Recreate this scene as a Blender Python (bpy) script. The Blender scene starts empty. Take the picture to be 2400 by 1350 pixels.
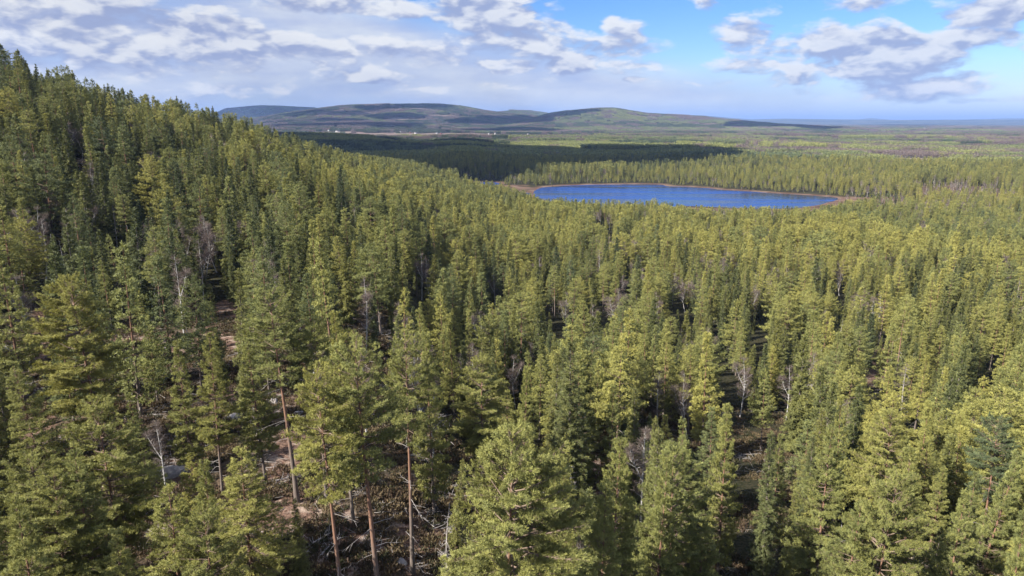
import bpy, math, random
import numpy as np
from mathutils import Vector

# ------------------------------------------------------------------ camera, world, sun, exposure
S = bpy.context.scene
COL = S.collection
CAMZ = 75.0
PITCH = math.radians(13.3)
FPX = 1650.0                       # focal length in pixels of the 2400 px wide photograph
cam_d = bpy.data.cameras.new("camera")
cam = bpy.data.objects.new("camera", cam_d)
COL.objects.link(cam)
cam.location = (0, 0, CAMZ)
cam.rotation_euler = (math.pi / 2 - PITCH, 0, 0)
cam_d.sensor_width = 36.0
cam_d.lens = 36.0 * FPX / 2400.0
cam_d.clip_start = 0.5
cam_d.clip_end = 120000
S.camera = cam

SUN_EL = math.radians(36)
SUN_AZ = math.radians(-121)        # clockwise from the view direction (+Y): sun stands left and behind
sun_dir = Vector((math.sin(SUN_AZ) * math.cos(SUN_EL), math.cos(SUN_AZ) * math.cos(SUN_EL), math.sin(SUN_EL)))
sl = bpy.data.lights.new("sun", 'SUN')
sl.energy = 5.0
sl.angle = math.radians(0.5)
sl.color = (1.0, 0.955, 0.88)
so = bpy.data.objects.new("sun", sl)
COL.objects.link(so)
so.rotation_euler = sun_dir.to_track_quat('Z', 'Y').to_euler()

S.view_settings.view_transform = 'Standard'
S.view_settings.look = 'None'
S.view_settings.exposure = 1.05
S.view_settings.gamma = 1.0
S.render.engine = 'CYCLES'
cy = S.cycles
cy.max_bounces = 5
cy.diffuse_bounces = 1
cy.glossy_bounces = 2
cy.transmission_bounces = 2
cy.transparent_max_bounces = 4
cy.volume_bounces = 0
cy.caustics_reflective = False
cy.caustics_refractive = False
cy.use_denoising = True
cy.denoiser = 'OPENIMAGEDENOISE'
cy.sample_clamp_indirect = 4
cy.use_adaptive_sampling = True
cy.adaptive_threshold = 0.008
S.render.use_persistent_data = False


class NT:
    """small helper to write node trees as expressions"""
    def __init__(s, tree):
        s.t = tree
        tree.nodes.clear()

    def n(s, typ, **kw):
        nd = s.t.nodes.new(typ)
        for k, v in kw.items():
            setattr(nd, k, v)
        return nd

    def put(s, sock, v):
        if hasattr(v, 'links'):
            s.t.links.new(v, sock)
        elif v is not None:
            sock.default_value = v

    def m(s, op, a, b=None, c=None, clamp=False):
        nd = s.n('ShaderNodeMath', operation=op, use_clamp=clamp)
        s.put(nd.inputs[0], a)
        if b is not None: s.put(nd.inputs[1], b)
        if c is not None: s.put(nd.inputs[2], c)
        return nd.outputs[0]

    def vm(s, op, a, b=None, scale=None):
        nd = s.n('ShaderNodeVectorMath', operation=op)
        s.put(nd.inputs[0], a)
        if b is not None: s.put(nd.inputs[1], b)
        if scale is not None: s.put(nd.inputs['Scale'], scale)
        return nd.outputs[1] if op in ('LENGTH', 'DOT_PRODUCT', 'DISTANCE') else nd.outputs[0]

    def xyz(s, x, y, z=0.0):
        nd = s.n('ShaderNodeCombineXYZ')
        for i, v in enumerate((x, y, z)): s.put(nd.inputs[i], v)
        return nd.outputs[0]

    def sep(s, v):
        nd = s.n('ShaderNodeSeparateXYZ')
        s.put(nd.inputs[0], v)
        return nd.outputs

    def ss(s, v, a, b, lo=0.0, hi=1.0):
        nd = s.n('ShaderNodeMapRange', interpolation_type='SMOOTHSTEP')
        s.put(nd.inputs[0], v)
        for i, q in enumerate((a, b, lo, hi)): s.put(nd.inputs[i + 1], q)
        return nd.outputs[0]

    def noise(s, vec, scale, detail=4.0, rough=0.5, lac=2.0, dist=0.0, color=False):
        nd = s.n('ShaderNodeTexNoise')
        s.put(nd.inputs['Vector'], vec)
        s.put(nd.inputs['Scale'], scale)
        s.put(nd.inputs['Detail'], detail)
        s.put(nd.inputs['Roughness'], rough)
        s.put(nd.inputs['Lacunarity'], lac)
        s.put(nd.inputs['Distortion'], dist)
        return nd.outputs['Color' if color else 'Fac']

    def mix(s, f, a, b, blend='MIX'):
        nd = s.n('ShaderNodeMix', data_type='RGBA', blend_type=blend)
        s.put(nd.inputs[0], f)
        s.put(nd.inputs[6], a if hasattr(a, 'links') else (*a, 1.0)[:4])
        s.put(nd.inputs[7], b if hasattr(b, 'links') else (*b, 1.0)[:4])
        return nd.outputs[2]

    def attr(s, name, typ='GEOMETRY'):
        nd = s.n('ShaderNodeAttribute', attribute_name=name, attribute_type=typ)
        return nd


# ---- sky: NISHITA + cumulus deck laid out by compass direction and elevation (degrees)
W = bpy.data.worlds.new("World")
S.world = W
W.use_nodes = True
W.cycles.sampling_method = "MANUAL"
W.cycles.sample_map_resolution = 256
HAZE = 4.3e-5
KX = 2 ** -1.05              # sky colours below are meant as seen
w = NT(W.node_tree)
sky = w.n('ShaderNodeTexSky', sky_type='NISHITA')
sky.sun_disc = False
sky.sun_elevation = SUN_EL
sky.sun_rotation = SUN_AZ
sky.altitude = 600
sky.air_density = 1.0
sky.dust_density = 0.25
sky.ozone_density = 3.0
d_ = w.n('ShaderNodeTexCoord').outputs['Generated']
dx, dy, dz = w.sep(d_)
AZ = w.m('MULTIPLY', w.m('ARCTAN2', dx, dy), 57.2958)
EL = w.m('MULTIPLY', w.m('ARCSINE', dz), 57.2958)


def sky_px(px, py):
    X, Y, Z = px - 1200, FPX * math.cos(PITCH) + (675 - py) * math.sin(PITCH), -FPX * math.sin(PITCH) + (675 - py) * math.cos(PITCH)
    h = math.hypot(X, Y)
    return math.degrees(math.atan2(X, Y)), math.degrees(math.atan2(Z, h))


def density_group():
    g = bpy.data.node_groups.new("cloud_density", 'ShaderNodeTree')
    g.interface.new_socket("az", in_out='INPUT', socket_type='NodeSocketFloat')
    g.interface.new_socket("el", in_out='INPUT', socket_type='NodeSocketFloat')
    g.interface.new_socket("d", in_out='OUTPUT', socket_type='NodeSocketFloat')
    g.interface.new_socket("t", in_out='OUTPUT', socket_type='NodeSocketFloat')
    q = NT(g)
    gi = q.n('NodeGroupInput'); go = q.n('NodeGroupOutput')
    az, el = gi.outputs[0], gi.outputs[1]
    # (x, y, half width, half height, weight) in photograph pixels -> sky angles
    blobs = [
        (-300, 40, 520, 190, .95), (130, 85, 420, 85, .80), (450, 78, 240, 62, .95), (640, 100, 170, 46, .80), (250, 25, 190, 50, .75), (60, 20, 160, 50, .6), (850, 112, 260, 30, .70), (620, 150, 420, 36, .45),
        (820, 14, 330, 34, .80), (1130, 40, 150, 60, .98), (1230, 100, 150, 40, .75), (1290, 60, 80, 26, .7), (1420, 112, 170, 34, .62), (1540, 150, 160, 24, .52),
        (1472, 62, 55, 42, .82), (1345, 152, 80, 32, .90), (1260, 138, 40, 16, .6), (1180, 158, 86, 20, .78), (738, 147, 30, 14, .68), (1478, 187, 30, 10, .66), (1010, 205, 60, 9, .5),
        (1728, 80, 80, 44, .78), (1640, 8, 70, 30, .66), (1560, 60, 40, 30, .45), (1900, 110, 200, 50, .80), (2080, 105, 190, 52, .98), (2020, 160, 240, 40, .80), (2130, 205, 220, 28, .78), (2290, 82, 130, 34, .80),
        (2040, 5, 110, 26, .74), (2330, 24, 150, 44, .92), (2260, 190, 130, 30, .80), (1800, 150, 130, 26, .60), (2350, 232, 160, 12, .55), (2600, 90, 180, 120, .8), (230, 165, 200, 26, .50), (560, 205, 130, 16, .50), (880, 182, 150, 18, .54), (1130, 205, 120, 12, .46), (980, 140, 110, 22, .52), (1700, 190, 160, 14, .45),
    ]
    gaps = [(490, 0, 80, 12, .9), (730, 46, 150, 17, .9), (920, 66, 150, 17, .9), (1520, 15, 120, 40, .5), (2165, 42, 40, 24, .6), (2370, 150, 70, 30, .5), (1620, 110, 60, 50, .4)]
    wv = q.noise(q.xyz(q.m('MULTIPLY', az, .22), q.m('MULTIPLY', el, .6), 3.1), 1.0, 3, .55, color=True)
    wx, wy, _ = q.sep(wv)
    az2 = q.m('ADD', az, q.m('MULTIPLY', q.m('SUBTRACT', wx, .5), 5.0))
    el2 = q.m('ADD', el, q.m('MULTIPLY', q.m('SUBTRACT', wy, .5), 1.6))

    def blob(px, py, hw, hh, wt):
        a0, e0 = sky_px(px, py)
        a1, _e = sky_px(px + hw, py)
        _a, e1 = sky_px(px, py - hh)
        ax = q.m('MULTIPLY_ADD', az2, 1 / (a1 - a0), -a0 / (a1 - a0))
        ay = q.m('MULTIPLY_ADD', el2, 1 / (e1 - e0), -e0 / (e1 - e0))
        r2 = q.m('MULTIPLY_ADD', ax, ax, q.m('MULTIPLY', ay, ay))
        return q.m('DIVIDE', wt, q.m('MULTIPLY_ADD', r2, r2, 1.0))
    tot = None
    for b_ in blobs:
        tot = blob(*b_) if tot is None else q.m('SMOOTH_MAX', tot, blob(*b_), .12)
    gp_ = None
    for b_ in gaps:
        gp_ = blob(*b_) if gp_ is None else q.m('MAXIMUM', gp_, blob(*b_))
    tot = q.m('SUBTRACT', tot, gp_)
    # away from the photographed part of the sky: broken cloud all round
    far = q.m('MAXIMUM', q.ss(q.m('ABSOLUTE', az), 42, 60), q.ss(el, 11, 16))
    tot = q.m('ADD', tot, q.m('MULTIPLY', far, .45))
    n1 = q.noise(q.xyz(q.m('MULTIPLY', az2, .20), q.m('MULTIPLY', el2, .50), 0.0), 1.0, 6, .55, 2.1, .2)

    def puffs(sc, z):
        vo = q.n('ShaderNodeTexVoronoi', feature='SMOOTH_F1')
        q.put(vo.inputs['Vector'], q.xyz(q.m('MULTIPLY', az2, sc), q.m('MULTIPLY', el2, sc * 1.9), z))
        vo.inputs['Scale'].default_value = 1.0
        vo.inputs['Detail'].default_value = 2.0
        vo.inputs['Roughness'].default_value = .55
        vo.inputs['Smoothness'].default_value = .35
        return vo.outputs['Distance']
    v1 = puffs(.33, 2.0)
    n2 = q.noise(q.xyz(q.m('MULTIPLY', az, 1.1), q.m('MULTIPLY', el, 2.6), 7.0), 1.0, 5, .62, 2.1, .3)
    fine = q.m('MULTIPLY', q.m('SUBTRACT', n2, .5), .42)
    d = q.m('ADD', tot, q.m('MULTIPLY', q.m('SUBTRACT', n1, .5), .95))
    d = q.m('ADD', d, fine)
    d = q.m('ADD', d, q.m('MULTIPLY', q.m('SUBTRACT', .42, v1), .50))
    d = q.m('ADD', d, .27)
    q.put(go.inputs[0], d)
    t = q.m('ADD', q.m('MULTIPLY', n1, 1.1), q.m('MULTIPLY', v1, -.85))
    t = q.m('ADD', t, fine)
    q.put(go.inputs[1], q.m('ADD', t, q.m('MULTIPLY', tot, .55)))
    return g


DG = density_group()


def dens(az, el):
    nd = w.n('ShaderNodeGroup')
    nd.node_tree = DG
    w.put(nd.inputs[0], az)
    w.put(nd.inputs[1], el)
    return nd.outputs


D0, T0 = dens(AZ, EL)
T1 = dens(w.m('SUBTRACT', AZ, .40), w.m('ADD', EL, .72))[1]
alpha = w.ss(D0, .24, .70)
relief = w.m('SUBTRACT', T0, T1)
# thin veil low in the sky
veil_n = w.noise(w.xyz(w.m('MULTIPLY', AZ, .06), w.m('MULTIPLY', EL, .30), 9.0), 1.0, 5, .5)
vtop = w.ss(AZ, -24, 20, 11.0, 4.6)
veil = w.m('MULTIPLY', w.ss(w.m('SUBTRACT', EL, vtop), 0.0, -3.0), w.ss(veil_n, .22, .55, .6, .97))
veil = w.m('MULTIPLY', veil, w.ss(AZ, 34, 8, .35, 1.0))
skyc = w.mix(1.0, sky.outputs[0], (.94, .99, 1.22), 'MULTIPLY')
skyv = w.vm('SCALE', skyc, scale=0.066)
nb = w.n('ShaderNodeHueSaturation')
nb.inputs['Saturation'].default_value = 1.2
w.put(nb.inputs['Color'], skyv)
blue = nb.outputs[0]
vsh = w.m('ADD', w.ss(veil_n, .34, .66), w.m('MULTIPLY', w.m('SUBTRACT', w.m('SUBTRACT', T0, T1), 0.0), .35), clamp=True)
veilc = w.mix(vsh, (.47 * KX, .55 * KX, .80 * KX), (.72 * KX, .78 * KX, .89 * KX))
base = w.mix(veil, blue, veilc)
thick = w.ss(D0, .55, 1.25)
shade = w.m('ADD', w.ss(relief, -.34, .40), w.m('MULTIPLY', thick, -.20))
shade = w.m('ADD', shade, w.m('MULTIPLY', w.m('SUBTRACT', veil_n, .5), .6), clamp=True)
cloudc = w.mix(shade, (.36 * KX, .43 * KX, .66 * KX), (.90 * KX, .92 * KX, .95 * KX))
mixc = w.mix(w.m('MULTIPLY', alpha, .95), base, cloudc)
# pale glow of the air right above the horizon
hz = w.ss(EL, 2.2, -.3)
mixc = w.mix(w.m('MULTIPLY', hz, .5), mixc, (.42 * KX, .60 * KX, .88 * KX))
bg = w.n('ShaderNodeBackground')
w.put(bg.inputs[0], mixc)
bg.inputs[1].default_value = 1.0
w.put(w.n('ShaderNodeOutputWorld').inputs[0], bg.outputs[0])

# ------------------------------------------------------------------ numbers for the land
rng = np.random.default_rng(11)
CP, SP = math.cos(PITCH), math.sin(PITCH)


def ray(px, py):
    """azimuth (rad) and slope of the line of sight through a point of the photograph"""
    X = px - 1200.0
    Y = FPX * CP + (675.0 - py) * SP
    Z = -FPX * SP + (675.0 - py) * CP
    h = np.hypot(X, Y)
    return np.arctan2(X, Y), Z / h


def project(x, y, z):
    Z = z - CAMZ
    f = y * CP - Z * SP
    u = y * SP + Z * CP
    f = np.where(f > .1, f, .1)
    return 1200 + FPX * x / f, 675 - FPX * u / f, f


def flat_pt(px, py, z=0.0):
    a, s = ray(px, py)
    d = (z - CAMZ) / s
    return d * math.sin(a), d * math.cos(a)


def sstep(t):
    t = np.clip(t, 0, 1)
    return t * t * (3 - 2 * t)


def hash2(ix, iy, seed):
    h = (ix.astype(np.int64) * 374761393 + iy.astype(np.int64) * 668265263 + seed * 1442695041) & 0x7fffffff
    h = (h ^ (h >> 13)) * 1274126177 & 0x7fffffff
    h = h ^ (h >> 16)
    return (h & 0xffffff) / float(0xffffff)


def vnoise(x, y, seed=0):
    ix, iy = np.floor(x), np.floor(y)
    fx, fy = x - ix, y - iy
    fx, fy = fx * fx * (3 - 2 * fx), fy * fy * (3 - 2 * fy)
    a, b = hash2(ix, iy, seed), hash2(ix + 1, iy, seed)
    c, d = hash2(ix, iy + 1, seed), hash2(ix + 1, iy + 1, seed)
    return (a + (b - a) * fx) * (1 - fy) + (c + (d - c) * fx) * fy


def fbm(x, y, seed=0, octv=4):
    s, amp, tot = 0.0, 1.0, 0.0
    for o in range(octv):
        s = s + amp * vnoise(x * 2 ** o + 17.3 * o, y * 2 ** o - 9.1 * o, seed + o)
        tot += amp
        amp *= .5
    return s / tot


def tab(pts):
    p = sorted(pts)
    return np.array([q[0] for q in p], float), np.array([q[1] for q in p], float)


# height above the lake along three directions, up to the lake
_dL = tab([(0, -33), (30, -32), (60, -32.3), (105, -33), (135, -34), (175, -35), (5000, -35)])
_dC = tab([(0, -33), (30, -33), (50, -33.8), (100, -46), (150, -53), (200, -57), (300, -61), (400, -65), (500, -69.5), (600, -73), (5000, -73.3)])
_dR = tab([(0, -38), (30, -38), (50, -39.5), (100, -49), (150, -56), (200, -60), (300, -64), (400, -68), (500, -71), (600, -73), (5000, -73.3)])
# crest of the wooded hillside on the left: treetop line in the photograph and its distance
CREST = [(-1500, 20, 300), (-700, 40, 305), (-300, 60, 310), (0, 118, 320), (130, 168, 330), (250, 214, 345), (370, 248, 362), (490, 272, 385),
         (600, 300, 410), (700, 338, 440), (800, 376, 480), (900, 402, 530), (1000, 428, 580), (1100, 455, 630)]
_ca = np.array([ray(c[0], c[1])[0] for c in CREST])
_cz = np.array([ray(c[0], c[1])[1] * c[2] - 15.5 for c in CREST])
_cd = np.array([float(c[2]) for c in CREST])

RIDGES = [  # (distance, front width, back width, tree height, skyline points)
    (12500, 2300, 2600, 12, [(330, 300), (420, 275), (510, 262), (530, 254), (600, 247), (650, 249), (700, 252), (780, 254), (850, 258), (1000, 275), (1080, 290)]),
    (8600, 2900, 2500, 12, [(420, 300), (500, 290), (600, 278), (690, 262), (760, 252), (830, 247), (900, 244.5), (1000, 244), (1060, 248), (1100, 254), (1140, 261), (1200, 268), (1300, 277), (1400, 288)]),
    (11000, 1500, 2000, 12, [(1060, 290), (1100, 272), (1150, 263), (1200, 258.5), (1240, 260), (1290, 266), (1330, 274), (1400, 288)]),
    (6900, 1900, 1800, 12, [(1130, 300), (1210, 288), (1290, 267), (1340, 259), (1400, 253.5), (1440, 253.5), (1480, 260), (1520, 266), (1560, 268), (1640, 273), (1700, 280), (1760, 285), (1840, 291), (1950, 297), (2050, 301)]),
    (23000, 4500, 5000, 0, [(1100, 297), (1300, 288), (1500, 271), (1590, 268.5), (1650, 270.5), (1700, 275), (1760, 280), (1850, 278), (1900, 279), (2100, 281), (2400, 280), (2800, 278), (3300, 284)]),
    (36000, 4000, 5000, 0, [(1950, 290), (2005, 281), (2040, 276), (2090, 281), (2150, 290)]),
    (37000, 4000, 5000, 0, [(2150, 290), (2250, 281), (2360, 276.5), (2500, 277), (2700, 283)]),
    (5600, 1100, 1100, 12, [(560, 305), (640, 296), (760, 291), (900, 288), (1000, 293), (1080, 300)]),
]


def height(x, y):
    """ground height; the lake lies at 0"""
    x = np.asarray(x, float); y = np.asarray(y, float)
    d = np.hypot(x, y)
    az = np.arctan2(x, y)
    deg = np.degrees(az)
    L, C, R = (np.interp(d, *t) for t in (_dL, _dC, _dR))
    wl = sstep((-deg + 1) / 15.0)
    wr = sstep((deg - 2) / 18.0)
    B = C * (1 - wl) * (1 - wr) + L * wl + R * wr * (1 - wl)
    # hillside
    azc = np.clip(az, _ca[0], _ca[-1])
    zc, dc = np.interp(azc, _ca, _cz), np.interp(azc, _ca, _cd)
    d0 = 145.0
    L0, C0 = np.interp(d0, *_dL), np.interp(d0, *_dC)
    z0 = C0 + (L0 - C0) * wl
    t = np.clip((d - d0) / (dc - d0), 0, 1)
    kk = np.interp(deg, [-30, -20, -10, -4], [1.12, 1.15, .95, .8])
    hill = z0 + (zc - z0) * t ** kk
    over = sstep((d - dc - 40) / 650.0)
    hill = np.where(d > dc, zc + (-73.3 - zc) * over + np.where(zc > -30, 2, 0) * np.sin(np.clip((d - dc) / 110, 0, math.pi)), hill)
    wh = sstep((-deg - 1.5) / 6.0) * (d > d0)
    z = B * (1 - wh) + hill * wh
    # the plain beyond the lake
    pl = sstep((d - 900) / 500.0)
    z = z + pl * ((fbm(x / 420, y / 420, 5, 3) - .5) * 9 * (1 - np.exp(-np.abs(d) / 3000)))
    b1 = np.interp(deg, [-32, -22, -16, -7, 0], [26, 26, 23, 5, 0]) * np.exp(-((d - 2150) / 520) ** 2)
    b2 = np.interp(deg, [10, 15, 36, 45], [0, 6, 7, 7]) * np.exp(-((d - 1330) / 260) ** 2)
    z = z + b1 + b2
    top = np.zeros_like(z)
    rough = .62 + .60 * fbm(x / 1300, y / 1300, 21, 5) + .26 * (fbm(x / 380, y / 380, 31, 3) - .5)
    for (dist, w1, w2, th, pts) in RIDGES:
        aa = np.array([ray(p[0], p[1])[0] for p in pts]); ss_ = np.array([ray(p[0], p[1])[1] for p in pts])
        amp = np.interp(az, aa, ss_ * dist - th + 75, left=0, right=0)
        ramp = np.minimum(sstep((az - aa[0]) / .02), sstep((aa[-1] - az) / .02))
        amp = np.maximum(amp, 0) * ramp
        s = np.where(d < dist, 1 - (dist - d) / w1, 1 - (d - dist) / w2)
        f = sstep(s)
        r = 1 + (rough - 1) * np.clip(np.abs(d - dist) / (.35 * w1), 0, 1)
        top = np.maximum(top, amp * f * r)
    z = z + top
    # knolls and hollows underfoot
    nr = sstep((900 - d) / 300)
    z = z + nr * ((fbm(x / 28, y / 28, 3, 3) - .5) * 2.6 + (fbm(x / 7, y / 7, 8, 2) - .5) * .7) * np.clip(d / 30, .3, 1)
    return z + CAMZ


def far_pt(px, py, dmin=12, dmax=30000):
    """where the line of sight meets the ground"""
    a, s = ray(px, py)
    d = np.concatenate([np.arange(12, 1500, 1.0), np.arange(1500, 30000, 25.0)])
    d = d[(d >= dmin) & (d <= dmax)]
    z = height(d * math.sin(a), d * math.cos(a))
    hit = z >= CAMZ + s * d
    k = np.argmax(hit) if hit.any() else (len(d) - 1 if dmin > 12 else 0)
    return d[k] * math.sin(a), d[k] * math.cos(a), z[k]


# ---- lake outline (photograph points of the shore, laid on the water level)
SHORE = [(1250, 452), (1256, 445), (1275, 439), (1310, 436), (1345, 434.5), (1380, 433), (1430, 432.5), (1480, 432), (1530, 432), (1552, 433), (1566, 436.5), (1610, 438),
         (1660, 441), (1700, 445), (1750, 448), (1800, 452), (1850, 455), (1900, 458), (1935, 460.5), (1958, 463), (1964, 466), (1950, 471), (1918, 480), (1890, 486),
         (1840, 488.5), (1800, 489), (1750, 488), (1700, 486.5), (1640, 484), (1590, 484), (1540, 489), (1480, 494), (1400, 494), (1340, 487), (1290, 477), (1262, 466)]


def smooth_loop(pts, n=6):
    p = np.array(pts)
    out = []
    for i in range(len(p)):
        a, b, c, e = p[i - 1], p[i], p[(i + 1) % len(p)], p[(i + 2) % len(p)]
        for k in range(n):
            t = k / n
            out.append(.5 * ((2 * b) + (-a + c) * t + (2 * a - 5 * b + 4 * c - e) * t * t + (-a + 3 * b - 3 * c + e) * t ** 3))
    return np.array(out)


def wobble(loop, amp, sc, seed):
    c = loop.mean(0)
    v = loop - c
    nrm = v / np.linalg.norm(v, axis=1)[:, None]
    k = (fbm(loop[:, 0] / sc, loop[:, 1] / sc, seed, 3) - .5) * 2 * amp
    return loop + nrm * k[:, None]


LAKE = wobble(smooth_loop([flat_pt(*p) for p in SHORE]), 3.0, 22, 4)
POND = wobble(smooth_loop([flat_pt(*p) for p in [(1116, 431), (1122, 427.5), (1140, 426.5), (1160, 427.5), (1172, 430.5), (1165, 434.5), (1140, 436.5), (1122, 435)]]), 3, 12, 6)
INLET = wobble(smooth_loop([flat_pt(*p) for p in [(1203, 455), (1212, 452), (1228, 451.5), (1243, 453), (1246, 456), (1232, 459), (1214, 459)]]), 1.5, 9, 9)


def poly_dist(loop, x, y):
    """signed distance to a closed outline, negative inside"""
    sh = x.shape
    x = x.ravel(); y = y.ravel()
    best = np.full(x.shape, 1e9)
    inside = np.zeros(x.shape, bool)
    n = len(loop)
    for i in range(n):
        ax, ay = loop[i]; bx, by = loop[(i + 1) % n]
        ex, ey = bx - ax, by - ay
        t = np.clip(((x - ax) * ex + (y - ay) * ey) / (ex * ex + ey * ey + 1e-9), 0, 1)
        best = np.minimum(best, np.hypot(x - ax - t * ex, y - ay - t * ey))
        c = (ay > y) != (by > y)
        if c.any():
            xi = ax + (y - ay) / (by - ay + 1e-12) * ex
            inside ^= c & (x < xi)
    return np.where(inside, -best, best).reshape(sh)


def shore_dist(x, y):
    out = np.full(x.shape, 1e3)
    for lp in (LAKE, POND, INLET):
        c = lp.mean(0); r = np.abs(lp - c).max() * 1.5 + 160
        m = (np.abs(x - c[0]) < r) & (np.abs(y - c[1]) < r)
        if m.any():
            out[m] = np.minimum(out[m], poly_dist(lp, x[m], y[m]))
    return out


def ground(x, y):
    """terrain height with the banks and beds of the waters"""
    z = height(x, y)
    s = shore_dist(x, y)
    bank = .35 + .03 * np.clip(s, 0, 60)
    near = sstep(1 - s / 60.0)
    z = z * (1 - near) + np.maximum(bank, .35) * near
    z = np.where((s < 300) & (s > 0), np.maximum(z, .35), z)
    return np.where(s < 4.0, np.interp(s, [-12, -4, 0, 4], [-2.0, -.6, -.06, .3]), z)


# ---- open places: photograph ellipses laid on the ground (bog, clear-cuts, fields, clearings)
OPEN = []          # x, y, radius x, radius y, rotation, openness, kind (0 heath, 1 bog, 2 cut, 3 field)


def opening(px, py, hw, hh, k=1.0, kind=2):
    xa, ya, _ = far_pt(px, py)
    d = math.hypot(xa, ya)
    x1, y1, _ = far_pt(px + hw, py)
    try_up = far_pt(px, py - hh); dn = far_pt(px, py + hh)
    rd = max(6.0, (math.hypot(try_up[0], try_up[1]) - math.hypot(dn[0], dn[1])) / 2)
    rt = max(2.0, math.hypot(x1 - xa, y1 - ya))
    mid = (math.hypot(try_up[0], try_up[1]) + math.hypot(dn[0], dn[1])) / 2
    a = math.atan2(xa, ya)
    OPEN.append((mid * math.sin(a), mid * math.cos(a), rt, rd, a, k, kind))


for o in [(300, 850, 85, 60, .96, 0), (170, 820, 150, 26, .93, 0), (60, 800, 60, 22, .9, 0), (380, 830, 40, 40, .9, 0), (585, 960, 120, 55, .985, 0), (400, 1115, 75, 50, .97, 0), (500, 985, 60, 45, .9, 0),
          (690, 1120, 55, 120, .99, 0), (640, 1230, 95, 80, .97, 0), (770, 1290, 75, 80, .96, 0), (860, 1310, 50, 60, .99, 0),
          (1000, 1290, 55, 70, .98, 0), (960, 1200, 30, 60, .95, 0), (540, 760, 55, 50, .95, 0), (1385, 1120, 38, 60, .9, 0), (135, 740, 60, 40, .9, 0), (60, 1000, 60, 60, .85, 0),
          (700, 780, 20, 30, .6, 0), (1890, 1110, 25, 60, .6, 0), (1640, 860, 20, 30, .4, 0), (2060, 860, 22, 50, .6, 0), (150, 330, 16, 14, .9, 0), (770, 760, 22, 60, .5, 0)]:
    opening(*o)
for o in [(1080, 419, 62, 7, .97, 1), (1140, 432, 62, 8, .95, 1), (2005, 468, 55, 8, .95, 1), (1205, 446, 50, 7, .55, 1), (1230, 452, 40, 7, .8, 1), (2050, 478, 110, 16, .75, 1), (1930, 492, 130, 10, .85, 1), (1760, 495, 240, 7, .92, 1),
          (1700, 345, 80, 5.5, 1, 2), (1780, 351, 30, 3, .9, 2), (1905, 345, 80, 2.6, 1, 2), (2160, 378, 55, 7, .97, 2), (2070, 371, 45, 4.5, .95, 2), (2240, 380, 60, 5, .8, 2), (2330, 398.5, 130, 3.2, 1, 2), (2030, 398, 70, 3, .9, 2),
          (2250, 455, 110, 22, .62, 1), (2090, 386, 90, 6, .7, 2), (1860, 368, 70, 3, .8, 2), (1810, 371, 60, 2.5, .8, 2), (2340, 345, 90, 2, .8, 2),
          (870, 315, 170, 3.6, 1, 3), (1010, 318, 220, 4.6, 1, 3), (1180, 321, 220, 5, 1, 3), (1330, 322, 150, 3.4, .97, 3), (790, 311, 70, 2.6, 1, 3), (1300, 317, 160, 1.4, .97, 3), (2180, 304.5, 60, 1.1, .98, 3),
          (1570, 292, 60, 3.5, .7, 4), (1660, 292, 30, 3, .7, 4), (940, 281, 60, 4, .93, 2), (820, 268, 70, 5, .7, 2), (1050, 272, 45, 3.5, .85, 2), (760, 263, 40, 3, .75, 2), (980, 256, 60, 3, .8, 2), (1510, 275, 30, 3, .5, 2)]:
    opening(*o)


def openness(x, y):
    """share of missing trees and the kind of ground cover"""
    op = np.zeros(x.shape); kd = np.zeros(x.shape)
    jx = (fbm(x / 9, y / 9, 41, 2) - .5)
    for (cx, cy_, rt, rd, a, k, kind) in OPEN:
        m = (np.abs(x - cx) < (rt + rd) * 1.6) & (np.abs(y - cy_) < (rt + rd) * 1.6)
        if not m.any(): continue
        X = x[m] - cx; Y = y[m] - cy_
        u = X * math.cos(a) - Y * math.sin(a); v = X * math.sin(a) + Y * math.cos(a)
        r = np.sqrt((u / rt) ** 2 + (v / rd) ** 2) + jx[m] * .6
        f = sstep((1.15 - r) / .25) * k
        cur = op[m]
        kk = kd[m]
        kk[f > cur] = kind
        kd[m] = kk
        op[m] = np.maximum(cur, f)
    return op, kd


# ------------------------------------------------------------------ materials
def mat(name):
    m_ = bpy.data.materials.new(name)
    m_.use_nodes = True
    q = NT(m_.node_tree)
    return m_, q


def finish(q, color, rough=.8, spec=.2, bump=None, bumpd=.1, bumps=.5, transl=None):
    p = q.n('ShaderNodeBsdfPrincipled')
    q.put(p.inputs['Base Color'], color if hasattr(color, 'links') else (*color, 1.0)[:4])
    q.put(p.inputs['Roughness'], rough)
    p.inputs['Specular IOR Level'].default_value = spec
    if bump is not None:
        b = q.n('ShaderNodeBump')
        b.inputs['Distance'].default_value = bumpd
        b.inputs['Strength'].default_value = bumps
        q.put(b.inputs['Height'], bump)
        q.put(p.inputs['Normal'], b.outputs[0])
    out = p.outputs[0]
    if transl:
        t = q.n('ShaderNodeBsdfTranslucent')
        q.put(t.inputs[0], color if hasattr(color, 'links') else (*color, 1.0)[:4])
        x = q.n('ShaderNodeMixShader')
        x.inputs[0].default_value = transl
        q.put(x.inputs[1], out); q.put(x.inputs[2], t.outputs[0])
        out = x.outputs[0]
    q.put(q.n('ShaderNodeOutputMaterial').inputs[0], out)


M = {}


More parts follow.
